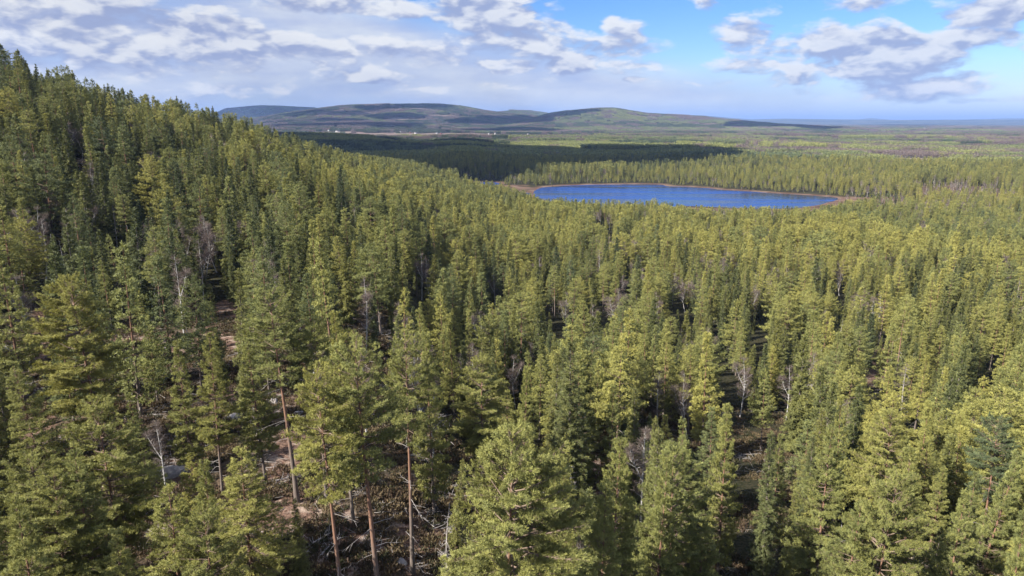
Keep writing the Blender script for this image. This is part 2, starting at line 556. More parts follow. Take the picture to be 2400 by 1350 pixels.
def needle_mat(name, yellow, green, dark, spread=.6):
    m_, q = mat(name)
    tint = q.attr('tint', 'INSTANCER').outputs['Fac']
    rnd = q.attr('rnd').outputs['Fac']
    t = q.m('ADD', tint, q.m('MULTIPLY', q.m('SUBTRACT', rnd, .5), .35))
    r = q.n('ShaderNodeValToRGB')
    q.put(r.inputs[0], t)
    e = r.color_ramp.elements
    e[0].position, e[0].color = 0.0, (*dark, 1)
    e[1].position, e[1].color = 1.0, (*yellow, 1)
    k = e.new(.5); k.color = (*green, 1)
    v = q.m('MULTIPLY_ADD', rnd, spread, 1 - spread / 2)
    c = q.vm('SCALE', r.outputs[0], scale=v)
    finish(q, c, .55, .25, transl=.12)
    M[name] = m_


needle_mat('pine_needles', (.385, .355, .095), (.262, .270, .086), (.120, .150, .074))
needle_mat('spruce_needles', (.225, .218, .062), (.138, .152, .056), (.064, .084, .044))
needle_mat('bare_twigs', (.22, .17, .13), (.19, .145, .125), (.16, .12, .105), .5)
needle_mat('heather', (.20, .155, .08), (.115, .075, .05), (.065, .07, .03), .6)

# pine bark: dark grey-brown plates below, orange flaking bark above
m_, q = mat('pine_bark')
hf = q.attr('hf').outputs['Fac']
tc = q.n('ShaderNodeTexCoord').outputs['Object']
n1 = q.noise(q.vm('MULTIPLY', tc, (5, 5, 1.6)), 1.5, 4, .6)
orange = q.ss(q.m('ADD', hf, q.m('MULTIPLY', q.m('SUBTRACT', n1, .5), .5)), .22, .48)
lowc = q.mix(n1, (.10, .075, .06), (.26, .215, .185))
upc = q.mix(n1, (.16, .09, .06), (.34, .195, .13))
c = q.mix(orange, lowc, upc)
finish(q, c, .9, .1, n1, .05, .6)
M['pine_bark'] = m_

m_, q = mat('grey_bark')
tc = q.n('ShaderNodeTexCoord').outputs['Object']
n1 = q.noise(q.vm('MULTIPLY', tc, (6, 6, 2)), 2, 3, .6)
finish(q, q.mix(n1, (.12, .10, .085), (.30, .26, .23)), .9, .1)
M['grey_bark'] = m_
m_, q = mat('twig_bark')
tc = q.n('ShaderNodeTexCoord').outputs['Object']
n1 = q.noise(tc, 3, 2, .6)
finish(q, q.mix(n1, (.14, .09, .06), (.30, .23, .18)), .9, .1)
M['twig_bark'] = m_
m_, q = mat('dead_wood')
tc = q.n('ShaderNodeTexCoord').outputs['Object']
n1 = q.noise(q.vm('MULTIPLY', tc, (5, 5, 1.3)), 2, 3, .6)
finish(q, q.mix(n1, (.24, .21, .19), (.58, .53, .49)), .9, .1)
M['dead_wood'] = m_
m_, q = mat('birch_bark')
tc = q.n('ShaderNodeTexCoord').outputs['Object']
n1 = q.noise(q.vm('MULTIPLY', tc, (3, 3, 5)), 2.2, 3, .7)
finish(q, q.mix(q.ss(n1, .53, .62), (.62, .59, .55), (.09, .08, .075)), .75, .15)
M['birch_bark'] = m_
m_, q = mat('rock')
tc = q.n('ShaderNodeTexCoord').outputs['Object']
n1 = q.noise(tc, 1.3, 5, .65)
n2 = q.noise(tc, 4.0, 4, .6)
c = q.mix(q.ss(n1, .4, .62), (.46, .40, .36), (.27, .25, .235))
c = q.mix(q.ss(n2, .52, .66), c, (.56, .51, .44))
finish(q, c, .92, .15, n2, .12, .8)
M['rock'] = m_

# ground: forest floor near by, bog, cuts and fields by mask, woodland cover far off
m_, q = mat('forest_floor')
geo = q.n('ShaderNodeNewGeometry').outputs['Position']
cov = q.attr('cover')
cs = q.sep(cov.outputs['Vector'])          # bog, cut, field
a1 = q.noise(geo, .55, 5, .62)
a2 = q.noise(geo, 2.6, 4, .65)
a3 = q.noise(geo, .12, 3, .5)
heath = q.attr('heath').outputs['Fac']
deep = q.mix(q.ss(a2, .38, .62), (.022, .026, .012), (.065, .055, .032))     # moss and bilberry under the trees
c = q.mix(q.ss(a2, .38, .62), (.085, .050, .036), (.23, .145, .105))       # heather and litter
c = q.mix(q.m('MULTIPLY', q.ss(a1, .52, .66), .75), c, (.42, .33, .26))     # dry grass and lichen
c = q.mix(q.m('MULTIPLY', q.ss(a3, .56, .70), .55), c, (.055, .062, .022))   # moss
b1 = q.noise(geo, .06, 5, .65)
b2 = q.noise(q.vm('MULTIPLY', geo, (.011, .006, .01)), 1.0, 6, .6)
bog = q.mix(q.ss(b1, .40, .66), (.13, .075, .055), (.24, .165, .115))
cut = q.mix(q.ss(b2, .38, .62), (.17, .12, .095), (.31, .24, .19))
field = q.mix(q.ss(b2, .42, .60), (.20, .135, .115), (.24, .20, .13))
c = q.mix(heath, deep, c)
c = q.mix(cs[0], c, bog)
c = q.mix(cs[1], c, cut)
c = q.mix(cs[2], c, field)
dist = q.vm('LENGTH', geo)
f1 = q.noise(q.vm('MULTIPLY', geo, (.0011, .0026, .001)), 1.0, 7, .62)
far = q.mix(q.ss(f1, .40, .62), (.030, .042, .022), (.12, .11, .06))
c = q.mix(q.ss(dist, 12500, 14500), c, far)
finish(q, c, .95, .08, a2, .25, .7)
M['forest_floor'] = m_

m_, q = mat('lake_water')
geo = q.n('ShaderNodeNewGeometry').outputs['Position']
w1 = q.noise(q.vm('MULTIPLY', geo, (1.0, 1.6, 1)), .55, 4, .6)
w2 = q.noise(q.vm('MULTIPLY', geo, (.005, .028, 1)), 1.0, 4, .55, dist=.4)
sky_streak = q.ss(w2, .38, .62)
p = q.n('ShaderNodeBsdfPrincipled')
q.put(p.inputs['Base Color'], q.mix(sky_streak, (.003, .013, .060), (.008, .050, .24)))  # streaks of reflected sky blue painted into the water's base colour
q.put(p.inputs['Roughness'], q.m('MULTIPLY_ADD', sky_streak, .20, .10))
p.inputs['IOR'].default_value = 1.33
p.inputs['Specular IOR Level'].default_value = .3
b = q.n('ShaderNodeBump')
b.inputs['Distance'].default_value = .12
b.inputs['Strength'].default_value = .7
q.put(b.inputs['Height'], w1)
q.put(p.inputs['Normal'], b.outputs[0])
q.put(q.n('ShaderNodeOutputMaterial').inputs[0], p.outputs[0])
M['lake_water'] = m_

for nm, colr, rg in [('white_wall', (.72, .70, .66), .7), ('red_wall', (.30, .07, .05), .8), ('dark_roof', (.10, .09, .09), .6), ('cloud_white', (.8, .8, .8), 1.0), ('window_pane', (.05, .06, .08), .2)]:
    m_, q = mat(nm)
    tc = q.n('ShaderNodeTexCoord').outputs['Object']
    n1 = q.noise(tc, 1.4, 3, .6)
    finish(q, q.mix(n1, tuple(v * .85 for v in colr), colr), rg, .3)
    M[nm] = m_


# ------------------------------------------------------------------ mesh helpers
def mesh_from(name, V, F, mats, mi=None, attrs=None, smooth=False):
    """V (n,3); F list of int arrays (k,3) or (k,4)"""
    me = bpy.data.meshes.new(name)
    V = np.asarray(V, np.float32)
    F = [np.asarray(f, np.int32) for f in F if len(f)]
    nl = sum(f.size for f in F); nf = sum(len(f) for f in F)
    me.vertices.add(len(V)); me.vertices.foreach_set('co', V.ravel())
    me.loops.add(nl); me.polygons.add(nf)
    me.loops.foreach_set('vertex_index', np.concatenate([f.ravel() for f in F]))
    tot = np.concatenate([np.full(len(f), f.shape[1], np.int32) for f in F])
    me.polygons.foreach_set('loop_start', (np.cumsum(tot) - tot).astype(np.int32))
    if mi is not None:
        me.polygons.foreach_set('material_index', np.asarray(mi, np.int32))
    if smooth:
        me.polygons.foreach_set('use_smooth', np.ones(nf, bool))
    for m0 in mats: me.materials.append(m0)
    for k, (v, typ) in (attrs or {}).items():
        at = me.attributes.new(k, typ, 'POINT')
        at.data.foreach_set('vector' if typ == 'FLOAT_VECTOR' else 'value', np.asarray(v, np.float32 if typ != 'INT' else np.int32).ravel())
    me.update(calc_edges=True)
    return me


class Geo:
    """collects triangles, quads and tubes with per-point values for one mesh"""
    def __init__(s):
        s.V, s.T, s.Q, s.A, s.tm, s.qm, s.n = [], [], [], [], [], [], 0

    def add(s, V, T=None, Q=None, a=0.0, m=0):
        V = np.asarray(V, float).reshape(-1, 3)
        if T is not None and len(T):
            s.T.append(np.asarray(T) + s.n); s.tm.append(np.full(len(T), m))
        if Q is not None and len(Q):
            s.Q.append(np.asarray(Q) + s.n); s.qm.append(np.full(len(Q), m))
        s.V.append(V)
        s.A.append(np.broadcast_to(a, (len(V),)).astype(float))
        s.n += len(V)

    def tube(s, P, R, k=5, m=0, a=None):
        P = np.asarray(P, float)
        n = len(P)
        T = np.gradient(P, axis=0)
        T /= np.linalg.norm(T, axis=1)[:, None] + 1e-9
        ref = np.array([0., 0, 1]) if abs(T[0][2]) < .8 else np.array([1., 0, 0])
        U = np.cross(T, ref); U /= np.linalg.norm(U, axis=1)[:, None] + 1e-9
        Wv = np.cross(T, U)
        an = np.arange(k) * 2 * math.pi / k
        V = P[:, None] + np.asarray(R, float)[:, None, None] * (np.cos(an)[None, :, None] * U[:, None] + np.sin(an)[None, :, None] * Wv[:, None])
        i = np.arange(n - 1)[:, None] * k + np.arange(k)[None]
        j = np.arange(n - 1)[:, None] * k + (np.arange(k)[None] + 1) % k
        Q = np.stack([i, j, j + k, i + k], -1).reshape(-1, 4)
        av = np.repeat(np.zeros(n) if a is None else np.asarray(a, float), k)
        s.add(V.reshape(-1, 3), Q=Q, a=av, m=m)

    def tufts(s, P, A, n, L, Wd, spread, r, a=None, m=0, face=None, fr=.35):
        """n blades fanned about each axis A at P, the flat of the blades turned towards face"""
        if face is not None: face = np.repeat(face, n, 0)
        P = np.repeat(P, n, 0); A = np.repeat(A, n, 0)
        N = len(P)
        D = A + spread * r.normal(size=(N, 3)); D /= np.linalg.norm(D, axis=1)[:, None] + 1e-9
        O = np.cross(D, r.normal(size=(N, 3)) if face is None else face + fr * r.normal(size=(N, 3))); O /= np.linalg.norm(O, axis=1)[:, None] + 1e-9
        l = L * r.uniform(.65, 1.2, (N, 1)); wd = Wd * r.uniform(.7, 1.3, (N, 1))
        B = P + .12 * L * r.normal(size=(N, 3))
        flip = r.random((N, 1)) < .5
        v0 = np.where(flip, B - O * wd * .5, B + D * l - O * wd * .5)
        v1 = np.where(flip, B + O * wd * .5, B + D * l * .9 + O * wd * .5)
        v2 = np.where(flip, B + D * l, B)
        V = np.stack([v0, v1, v2], 1).reshape(-1, 3)
        a = r.random(N // n) if a is None else a
        s.add(V, T=np.arange(3 * N).reshape(-1, 3), a=np.repeat(a, 3 * n), m=m)

    def mesh(s, name, mats, attr='rnd', smooth=False):
        V = np.concatenate(s.V)
        F, mi = [], []
        if s.T: F.append(np.concatenate(s.T)); mi.append(np.concatenate(s.tm))
        if s.Q: F.append(np.concatenate(s.Q)); mi.append(np.concatenate(s.qm))
        return mesh_from(name, V, F, mats, np.concatenate(mi), {attr: (np.concatenate(s.A), 'FLOAT')}, smooth)


def obj(name, me, parent=None, **props):
    o = bpy.data.objects.new(name, me)
    COL.objects.link(o)
    if parent is not None: o.parent = parent
    for k, v in props.items(): o[k] = v
    return o


# ------------------------------------------------------------------ tree prototypes (built about the origin, real size)
def unit(v):
    return v / (np.linalg.norm(v) + 1e-9)


def pine(seed, H, R, cb, lod, flat=0.0, dead=6):
    """Scots pine: trunk, limbs (near only) and crown. lod 0 near, 1 middle, 2 far"""
    r = np.random.default_rng(seed)
    TR, CR = Geo(), Geo()
    LB = CR
    ns = (9, 6, 3)[lod]
    t = np.linspace(0, 1, ns + 1)
    bend = r.normal(size=2) * .018 * H
    cx = bend[0] * np.sin(t * 2.2) * t; cyy = bend[1] * np.sin(t * 1.7 + .4) * t
    P = np.stack([cx, cyy, t * H * .985], 1)
    rad = H * .0098 * (1.08 - t) ** 1.1; rad[0] *= 1.3
    TR.tube(P, rad, (8, 5, 4)[lod], a=t)
    at = lambda z: np.array([np.interp(z / H, t, cx), np.interp(z / H, t, cyy), z])
    ws = (.52, .54, .60)[lod]
    z = cb * H
    PP, AA, RR = [], [], []
    ga = r.uniform(0, 6.28)
    lean = r.uniform(0, 6.28)
    while z < H * (.985, .98, .95)[lod]:
        f = (z - cb * H) / (H - cb * H)
        prof = (1 - f) ** (.60 + .34 * (1 - flat)) * min(1.0, .62 + 2.4 * f) if flat < .5 else min(1.0, .5 + 1.6 * f) * (1 - f ** 3.2) ** .8
        gap = r.uniform(.80, 1.10)
        nb = max(2, int((6.4, 6.2, 5.6)[lod] * r.uniform(.7, 1.2)))
        for b in range(nb):
            ga += 2.4 + r.normal() * .3
            L = max(.30, R * prof * gap * r.uniform(.78, 1.08) * (1 + .15 * math.cos(ga - lean)))
            el = math.radians(-12 + 30 * f + 38 * f * f * (1 - flat * .6) + r.normal() * 9)
            d0 = np.array([math.cos(ga) * math.cos(el), math.sin(ga) * math.cos(el), math.sin(el)])
            base = at(z + r.uniform(-.2, .2))
            up = np.array([0, 0, 1.0])
            q1 = base + d0 * L * .5 + up * L * .02
            q2 = base + d0 * L + up * L * r.uniform(.06, .22)
            if lod == 0:
                (LB if L > .9 else CR).tube([base, base * .5 + q1 * .5 + r.normal(size=3) * .03, q1, q2], [.012 + .014 * L, .01 + .01 * L, .008 + .006 * L, .004], 4, m=1)
            elif lod == 1 and L > 1.0 and b % 2 == 0:
                CR.tube([base, q1, q2], [.012 + .012 * L, .01 + .007 * L, .006], 3, m=1)
            hd = unit(np.array([d0[0], d0[1], 0]))
            side = np.array([-hd[1], hd[0], 0])
            nt = max(3, int(L / (.09, .13, .20)[lod]))
            for k in range(nt):
                u = .25 + .75 * (k + r.random()) / nt
                pt = base + (q1 - base) * 2 * u if u < .5 else q1 + (q2 - q1) * (u - .5) * 2
                sgn = 1 if k % 2 else -1
                tl = L * .36 * (1.15 - u * .75) * r.uniform(.5, 1.1) + .08
                td = unit(hd * .8 + side * sgn * r.uniform(.4, 1.1) + up * r.uniform(.0, .35))
                tip = pt + td * tl
                if lod == 0 and tl > .3:
                    CR.tube([pt, tip], [.012, .005], 3, m=1)
                m_n = (max(2, int(tl / .13)), max(1, int(tl / .26)), 1)[lod]
                rb = r.random()
                for c in range(m_n):
                    v = 1 - c / max(m_n, 1) * .8
                    PP.append(pt + (tip - pt) * v + r.normal(size=3) * (.05, .08, .16)[lod])
                    AA.append(unit(td * .7 + up * r.uniform(.25, .9)))
                    RR.append(.65 * rb + .35 * r.random())
            PP.append(q2); AA.append(unit(d0 + up * .6)); RR.append(r.random())
        z += ws * r.uniform(.7, 1.3) * (1 + .25 * flat)
    for k in range(3):
        PP.append(at(H * (.97 + .01 * k))); AA.append(np.array([0, 0, 1.0])); RR.append(.8)
    n, L_, w_, sp = ((26, .155, .019, .62), (18, .22, .042, .72), (15, .30, .085, .75))[lod]
    PP = np.array(PP)
    fc = PP * np.array([1, 1, 0]); fc /= np.linalg.norm(fc, axis=1)[:, None] + .4
    fc += np.array([0, 0, .75])
    CR.tufts(PP, np.array(AA), n, L_, w_, sp, r, np.array(RR), face=fc)
    for k in range(int(dead * (1, .8, 0)[lod])):
        zz = H * r.uniform(.3 * cb, cb * 1.15)
        a = r.uniform(0, 6.28); L = r.uniform(.5, 1.8) * R / 2.4; e = r.uniform(-.5, .1)
        d0 = np.array([math.cos(a), math.sin(a), e])
        b0 = at(zz); b1 = b0 + d0 * L * .5; b2 = b0 + d0 * L + np.array([0, 0, -.15 * L]) + r.normal(size=3) * .12
        CR.tube([b0, b1, b2], [.022, .014, .004], 3, m=2)
        if lod == 0:
            for j in range(3):
                p0 = b1 + (b2 - b1) * r.random()
                LB.tube([p0, p0 + unit(d0 + r.normal(size=3) * .8) * L * .3], [.009, .003], 3, m=2)
    out = [('trunk', TR.mesh('pine_trunk', [M['pine_bark']], 'hf', True))]
    out.append(('crown', CR.mesh('pine_crown', [M['pine_needles'], M['twig_bark'], M['dead_wood']])))
    return dict(parts=out, H=H, R=R, cb=cb)


def spruce(seed, H, R, lod, bare_top=False):
    r = np.random.default_rng(seed)
    TR, CR = Geo(), Geo()
    t = np.linspace(0, 1, (7, 5, 3)[lod])
    TR.tube(np.stack([0 * t, 0 * t, t * H * .99], 1), H * .0115 * (1.08 - t), (7, 5, 4)[lod], a=t)
    z = .06 * H
    PP, AA, RR = [], [], []
    ga = r.uniform(0, 6.28)
    top = .86 if bare_top else (.985, .98, .95)[lod]
    while z < H * top:
        f = z / H
        prof = (1 - f) ** .85 * (.72 + .28 * min(1, f * 5)) + .03
        nb = max(3, int((6.5, 6, 5.5)[lod] * r.uniform(.8, 1.2)))
        gap = r.uniform(.75, 1.1)
        for b in range(nb):
            ga += 2.4 + r.normal() * .35
            L = max(.22, R * prof * gap * r.uniform(.7, 1.15))
            el = math.radians(-24 + 45 * f * f + r.normal() * 7)
            d0 = np.array([math.cos(ga) * math.cos(el), math.sin(ga) * math.cos(el), math.sin(el)])
            base = np.array([0, 0, z + r.uniform(-.15, .15)])
            tip = base + d0 * L + np.array([0, 0, .12 * L])
            if lod == 0: CR.tube([base, base + d0 * L * .5 - np.array([0, 0, .03 * L]), tip], [.016, .01, .004], 3, m=1)
            side = np.array([-d0[1], d0[0], 0])
            nt = max(2, int(L / (.11, .14, .20)[lod]))
            rb = r.random()
            for k in range(nt):
                u = .12 + .88 * (k + r.random()) / nt
                wdt = L * .30 * (1.05 - u)
                p = base + (tip - base) * u + side * r.normal() * wdt - np.array([0, 0, abs(r.normal()) * .12])
                PP.append(p); AA.append(unit(d0 + side * r.normal() * .5 + np.array([0, 0, -.35 + .8 * f]))); RR.append(.6 * rb + .4 * r.random())
        z += (.28, .34, .46)[lod] * r.uniform(.75, 1.25)
    for k in range(4):
        if not bare_top: PP.append(np.array([0, 0, H * (.955 + .012 * k)])); AA.append(np.array([0, 0, 1.0])); RR.append(.9)
    if bare_top:
        for k in range(16):
            a = r.uniform(0, 6.28); zz = H * r.uniform(.84, .985); L = R * (1.02 - zz / H) * 3.2 + .15
            CR.tube([[0, 0, zz], [math.cos(a) * L, math.sin(a) * L, zz - .1 * L]], [.03, .01], 3, m=2)
    n, L_, w_, sp = ((20, .20, .030, .55), (16, .28, .060, .6), (15, .32, .095, .65))[lod]
    PP = np.array(PP)
    fc = PP * np.array([1, 1, 0]); fc /= np.linalg.norm(fc, axis=1)[:, None] + .4
    fc += np.array([0, 0, .75])
    CR.tufts(PP, np.array(AA), n, L_, w_, sp, r, np.array(RR), face=fc)
    return dict(parts=[('trunk', TR.mesh('spruce_trunk', [M['grey_bark']], 'hf', True)),
                       ('crown', CR.mesh('spruce_crown', [M['spruce_needles'], M['twig_bark'], M['dead_wood']]))], H=H, R=R, cb=.05)


def broadleaf(seed, H, R, lod, deadtree=False, forks=2):
    """bare birch (white stem, fine purplish-brown twigs) or a dead grey snag"""
    r = np.random.default_rng(seed)
    TR, CR = Geo(), Geo()
    t = np.linspace(0, 1, 7)
    b = r.normal(size=2) * .05 * H
    P = np.stack([b[0] * np.sin(t * 2.6), b[1] * np.sin(t * 2.1), t * H], 1)
    r0 = H * (.0125 if deadtree else .0098)
    TR.tube(P, r0 * (1.05 - t) ** .8, (6, 5, 4)[lod], a=t)
    PP, AA = [], []
    wood = 1
    stems = [(P, 1.0)]
    for k in range(forks if not deadtree else 0):
        z = r.uniform(.2, .5)
        a = r.uniform(0, 6.28)
        p0 = np.array([np.interp(z, t, P[:, 0]), np.interp(z, t, P[:, 1]), z * H])
        L = H * (1 - z) * r.uniform(.6, .9)
        d = np.array([math.cos(a) * .42, math.sin(a) * .42, .9])
        Q = np.stack([p0, p0 + d * L * .4, p0 + d * L * .75 + np.array([0, 0, .06 * L]), p0 + d * L * np.array([.85, .85, 1.05])])
        TR.tube(Q, [r0 * .6, r0 * .45, r0 * .25, r0 * .06], (5, 4, 3)[lod], a=[z, .6, .8, 1])
        stems.append((Q, .7))
    for (Q, wgt) in stems:
        tt = np.linspace(0, 1, len(Q))
        nbr = int((34, 26, 14)[lod] * wgt * (1.3 if deadtree else 1))
        for k in range(nbr):
            u = r.uniform(.3 if not deadtree else .18, .97) if wgt == 1.0 else r.uniform(.1, .97)
            p0 = np.array([np.interp(u, tt, Q[:, i]) for i in range(3)])
            a = r.uniform(0, 6.28)
            L = R * (1.15 - u) * r.uniform(.6, 1.2)
            if deadtree:
                d = np.array([math.cos(a), math.sin(a), r.uniform(-.5, .15)]) * .9
            else:
                d = unit(np.array([math.cos(a), math.sin(a), r.uniform(.5, 1.1)]))
            e1 = p0 + d * L * .55 + r.normal(size=3) * .07 * L
            e2 = p0 + d * L + r.normal(size=3) * .16 * L + np.array([0, 0, .12 * L])
            CR.tube([p0, e1, e2], [.03 * (1.1 - u) + .012, .016, .004], 3, m=1)
            for j in range((6, 4, 2)[lod] if deadtree else (9, 7, 5)[lod]):
                v = r.uniform(.25, 1)
                pp = p0 + (e2 - p0) * v
                dd = unit(d + r.normal(size=3) * (.9 if deadtree else .5))
                if deadtree and lod < 2:
                    CR.tube([pp, pp + dd * L * .3], [.012, .004], 3, m=1)
                else:
                    PP.append(pp); AA.append(dd)
    if PP:
        n, L_, w_, sp = ((7, .55, .014, .45), (5, .75, .03, .45), (4, 1.0, .08, .45))[lod]
        if deadtree: n, w_ = 3, .05
        CR.tufts(np.array(PP), np.array(AA), n, L_, w_, sp, r)
    if deadtree:
        mats = [M['dead_wood'], M['dead_wood']]; bark = M['dead_wood']
    else:
        mats = [M['bare_twigs'], M['birch_bark']]; bark = M['birch_bark']
    nm = 'crown'
    return dict(parts=[('trunk', TR.mesh('bare_trunk', [bark], 'hf', True)), (nm, CR.mesh('bare_branches', mats))], H=H, R=R, cb=.3)


def tiny_trees(seed, size, count, hmin, hmax, kind, tris):
    """a piece of far forest: many low trees, each a ragged cone of blades"""
    r = np.random.default_rng(seed)
    G = Geo()
    g = int(math.ceil(math.sqrt(count)))
    ij = np.stack(np.meshgrid(np.arange(g), np.arange(g)), -1).reshape(-1, 2)
    xy = ((ij + r.uniform(.05, .95, ij.shape)) / g - .5) * size
    H = r.uniform(hmin, hmax, len(xy)); R = H * (.17 if kind != 'b' else .2) * r.uniform(.8, 1.25, len(xy))
    if kind == 's': R *= .8
    n = tris
    f = r.random((len(xy), n)) ** 1.15
    zz = (.22 + .78 * f) * H[:, None]
    rr = R[:, None] * (1 - f) ** .7 * r.uniform(.3, 1.0, (len(xy), n))
    a = r.uniform(0, 6.28, (len(xy), n))
    Pm = np.stack([xy[:, :1] + rr * np.cos(a), xy[:, 1:] + rr * np.sin(a), zz], -1).reshape(-1, 3)
    Am = np.stack([np.cos(a), np.sin(a), np.full_like(a, .55)], -1).reshape(-1, 3)
    Am[:, 2] += np.repeat(f.ravel()[:, None], 1, 1)[:, 0] * 1.2
    s = (hmin + hmax) / 2
    fc = np.stack([np.cos(a), np.sin(a), np.full_like(a, .75)], -1).reshape(-1, 3)
    k = 36.0 / n
    rv = np.repeat(r.random(len(xy)), n) * .6 + r.random(len(Pm)) * .4
    if kind == 'b':
        G.tufts(Pm, Am, 1, s * .28 * k ** .3, s * .035 * k ** .5, .3, r, rv, face=fc)
    else:
        G.tufts(Pm, Am, 1, s * .16 * k ** .4, s * .085 * k ** .5, .5, r, rv, face=fc)
    for i in range(len(xy)):
        if kind == 'b' or i % 2 == 0:
            w_ = H[i] * (.012 if kind != 'b' else .009)
            x0, y0 = xy[i]
            G.add([[x0 - w_, y0, 0], [x0 + w_, y0, 0], [x0, y0, H[i] * .9]], T=[[0, 1, 2]], a=.5, m=1)
    nm = {'p': 'pine_needles', 's': 'spruce_needles', 'b': 'bare_twigs'}[kind]
    return G.mesh('far_forest_piece', [M[nm], M['birch_bark'] if kind == 'b' else M['twig_bark']])


PROTO = {'pine': [[], [], []], 'spruce': [[], [], []], 'birch': [[], [], []], 'dead': [[], [], []]}
for lod in range(3):
    PROTO['pine'][lod] = [pine(10 + lod, 15, 2.5, .22, lod, .1), pine(20 + lod, 16, 2.8, .33, lod, .45), pine(30 + lod, 14, 2.1, .16, lod, 0),
                          pine(40 + lod, 15, 3.1, .30, lod, .6), pine(50 + lod, 17, 2.6, .46, lod, .3), pine(60 + lod, 12, 2.0, .14, lod, .15), pine(70 + lod, 16, 3.8, .22, lod, .55, 10),
                          pine(80 + lod, 18, 2.5, .60, lod, .5, 16)]
    PROTO['spruce'][lod] = [spruce(110 + lod, 14, 1.9, lod), spruce(120 + lod, 13, 1.45, lod), spruce(130 + lod, 15, 2.3, lod)]
    PROTO['birch'][lod] = [broadleaf(210 + lod, 11, 1.9, lod), broadleaf(220 + lod, 12, 1.6, lod, forks=1), broadleaf(230 + lod, 10, 2.1, lod, forks=3)]
    PROTO['dead'][lod] = [broadleaf(310 + lod, 10, 1.7, lod, True), broadleaf(320 + lod, 8, 1.3, lod, True)]
PROTO['spruce'][0].append(spruce(141, 15, 1.7, 0, True)); PROTO['spruce'][1].append(spruce(142, 15, 1.7, 1, True))

# ------------------------------------------------------------------ terrain, water
azs = np.radians(np.concatenate([np.arange(-180, -72, 4.0), np.arange(-72, 72, .3), np.arange(72, 180, 4.0)]))
rs = [0.5]
while rs[-1] < 90000:
    d = rs[-1]
    rs.append(d + max(.6, d * (.028 if d < 60 else .015 if d < 400 else .009 if d < 1300 else .014 if d < 12000 else .02)))
rs = np.array(rs)
A_, R_ = np.meshgrid(azs, rs)
X_, Y_ = R_ * np.sin(A_), R_ * np.cos(A_)
Z_ = ground(X_, Y_)
op_, kd_ = openness(X_, Y_)
sd_ = shore_dist(X_, Y_)
bogm = np.maximum(np.where(kd_ == 1, op_, 0), sstep(1 - (sd_ - 2.5) / 9.0))
cutm = np.where((kd_ == 2) | (kd_ == 4), op_, 0)
fldm = np.where(kd_ == 3, op_, 0)
na, nr_ = len(azs), len(rs)
i = np.arange(nr_ - 1)[:, None] * na + np.arange(na)[None]
j = np.arange(nr_ - 1)[:, None] * na + (np.arange(na)[None] + 1) % na
Q = np.stack([i, j, j + na, i + na], -1).reshape(-1, 4)
V = np.stack([X_, Y_, Z_], -1).reshape(-1, 3)
V = np.concatenate([V, [[0, 0, float(Z_[0].mean())]]])
T = np.stack([np.full(na, na * nr_), (np.arange(na) + 1) % na, np.arange(na)], -1)
cov = np.concatenate([np.stack([bogm, cutm, fldm], -1).reshape(-1, 3), [[0, 0, 0]]])
heath = np.concatenate([(np.where(kd_ == 0, sstep(op_ / .8), 0) + .35 * sstep((-np.degrees(A_) - 6) / 6) * sstep((150 - R_) / 20)).clip(0, 1).ravel(), [0]])
terr = mesh_from('terrain', V, [T, Q], [M['forest_floor']], attrs={'cover': (cov, 'FLOAT_VECTOR'), 'heath': (heath, 'FLOAT')}, smooth=True)
obj('terrain', terr, kind='structure')


def sheet(name, loop, z):
    n = len(loop)
    c = loop.mean(0)
    V = np.concatenate([np.column_stack([loop, np.full(n, z)]), [[c[0], c[1], z]]])
    T = np.array([[n, k, (k + 1) % n] for k in range(n)])
    a = loop[0] - c; b = loop[1] - c
    if a[0] * b[1] - a[1] * b[0] < 0: T = T[:, ::-1]
    return obj(name, mesh_from(name, V, [T], [M['lake_water']]), kind='structure')


sheet('lake_water', LAKE, 0.02)
sheet('pond_water', POND, 0.02)
sheet('inlet_water', INLET, 0.02)

# ------------------------------------------------------------------ stands of trees
def stands(x, y):
    """value of the woodland stand at a place: seed values a, b, c in 0..1"""
    wx = x + (fbm(x / 130, y / 130, 61, 3) - .5) * 150
    wy = y + (fbm(x / 130 + 50, y / 130, 62, 3) - .5) * 150
    cs = 210.0
    gx, gy = wx / cs, wy / (cs * 1.15)
    ix, iy = np.floor(gx), np.floor(gy)
    best = np.full(x.shape, 9e9); A = np.zeros(x.shape); B = np.zeros(x.shape); C = np.zeros(x.shape)
    for a in (-1, 0, 1):
        for b in (-1, 0, 1):
            jx, jy = ix + a, iy + b
            px, py = jx + hash2(jx, jy, 1), jy + hash2(jx, jy, 2)
            dd = (px - gx) ** 2 + (py - gy) ** 2
            m = dd < best
            best = np.where(m, dd, best)
            A = np.where(m, hash2(jx, jy, 3), A); B = np.where(m, hash2(jx, jy, 4), B); C = np.where(m, hash2(jx, jy, 5), C)
    return A, B, C


def slope_rot(x, y, e=12.0, k=1.0):
    gx = (height(x + e, y) - height(x - e, y)) / (2 * e)
    gy = (height(x, y + e) - height(x, y - e)) / (2 * e)
    return np.arctan(gy) * k, -np.arctan(gx) * k


trees = []     # dict: x y z H R kind variant tint rz sx sz hero

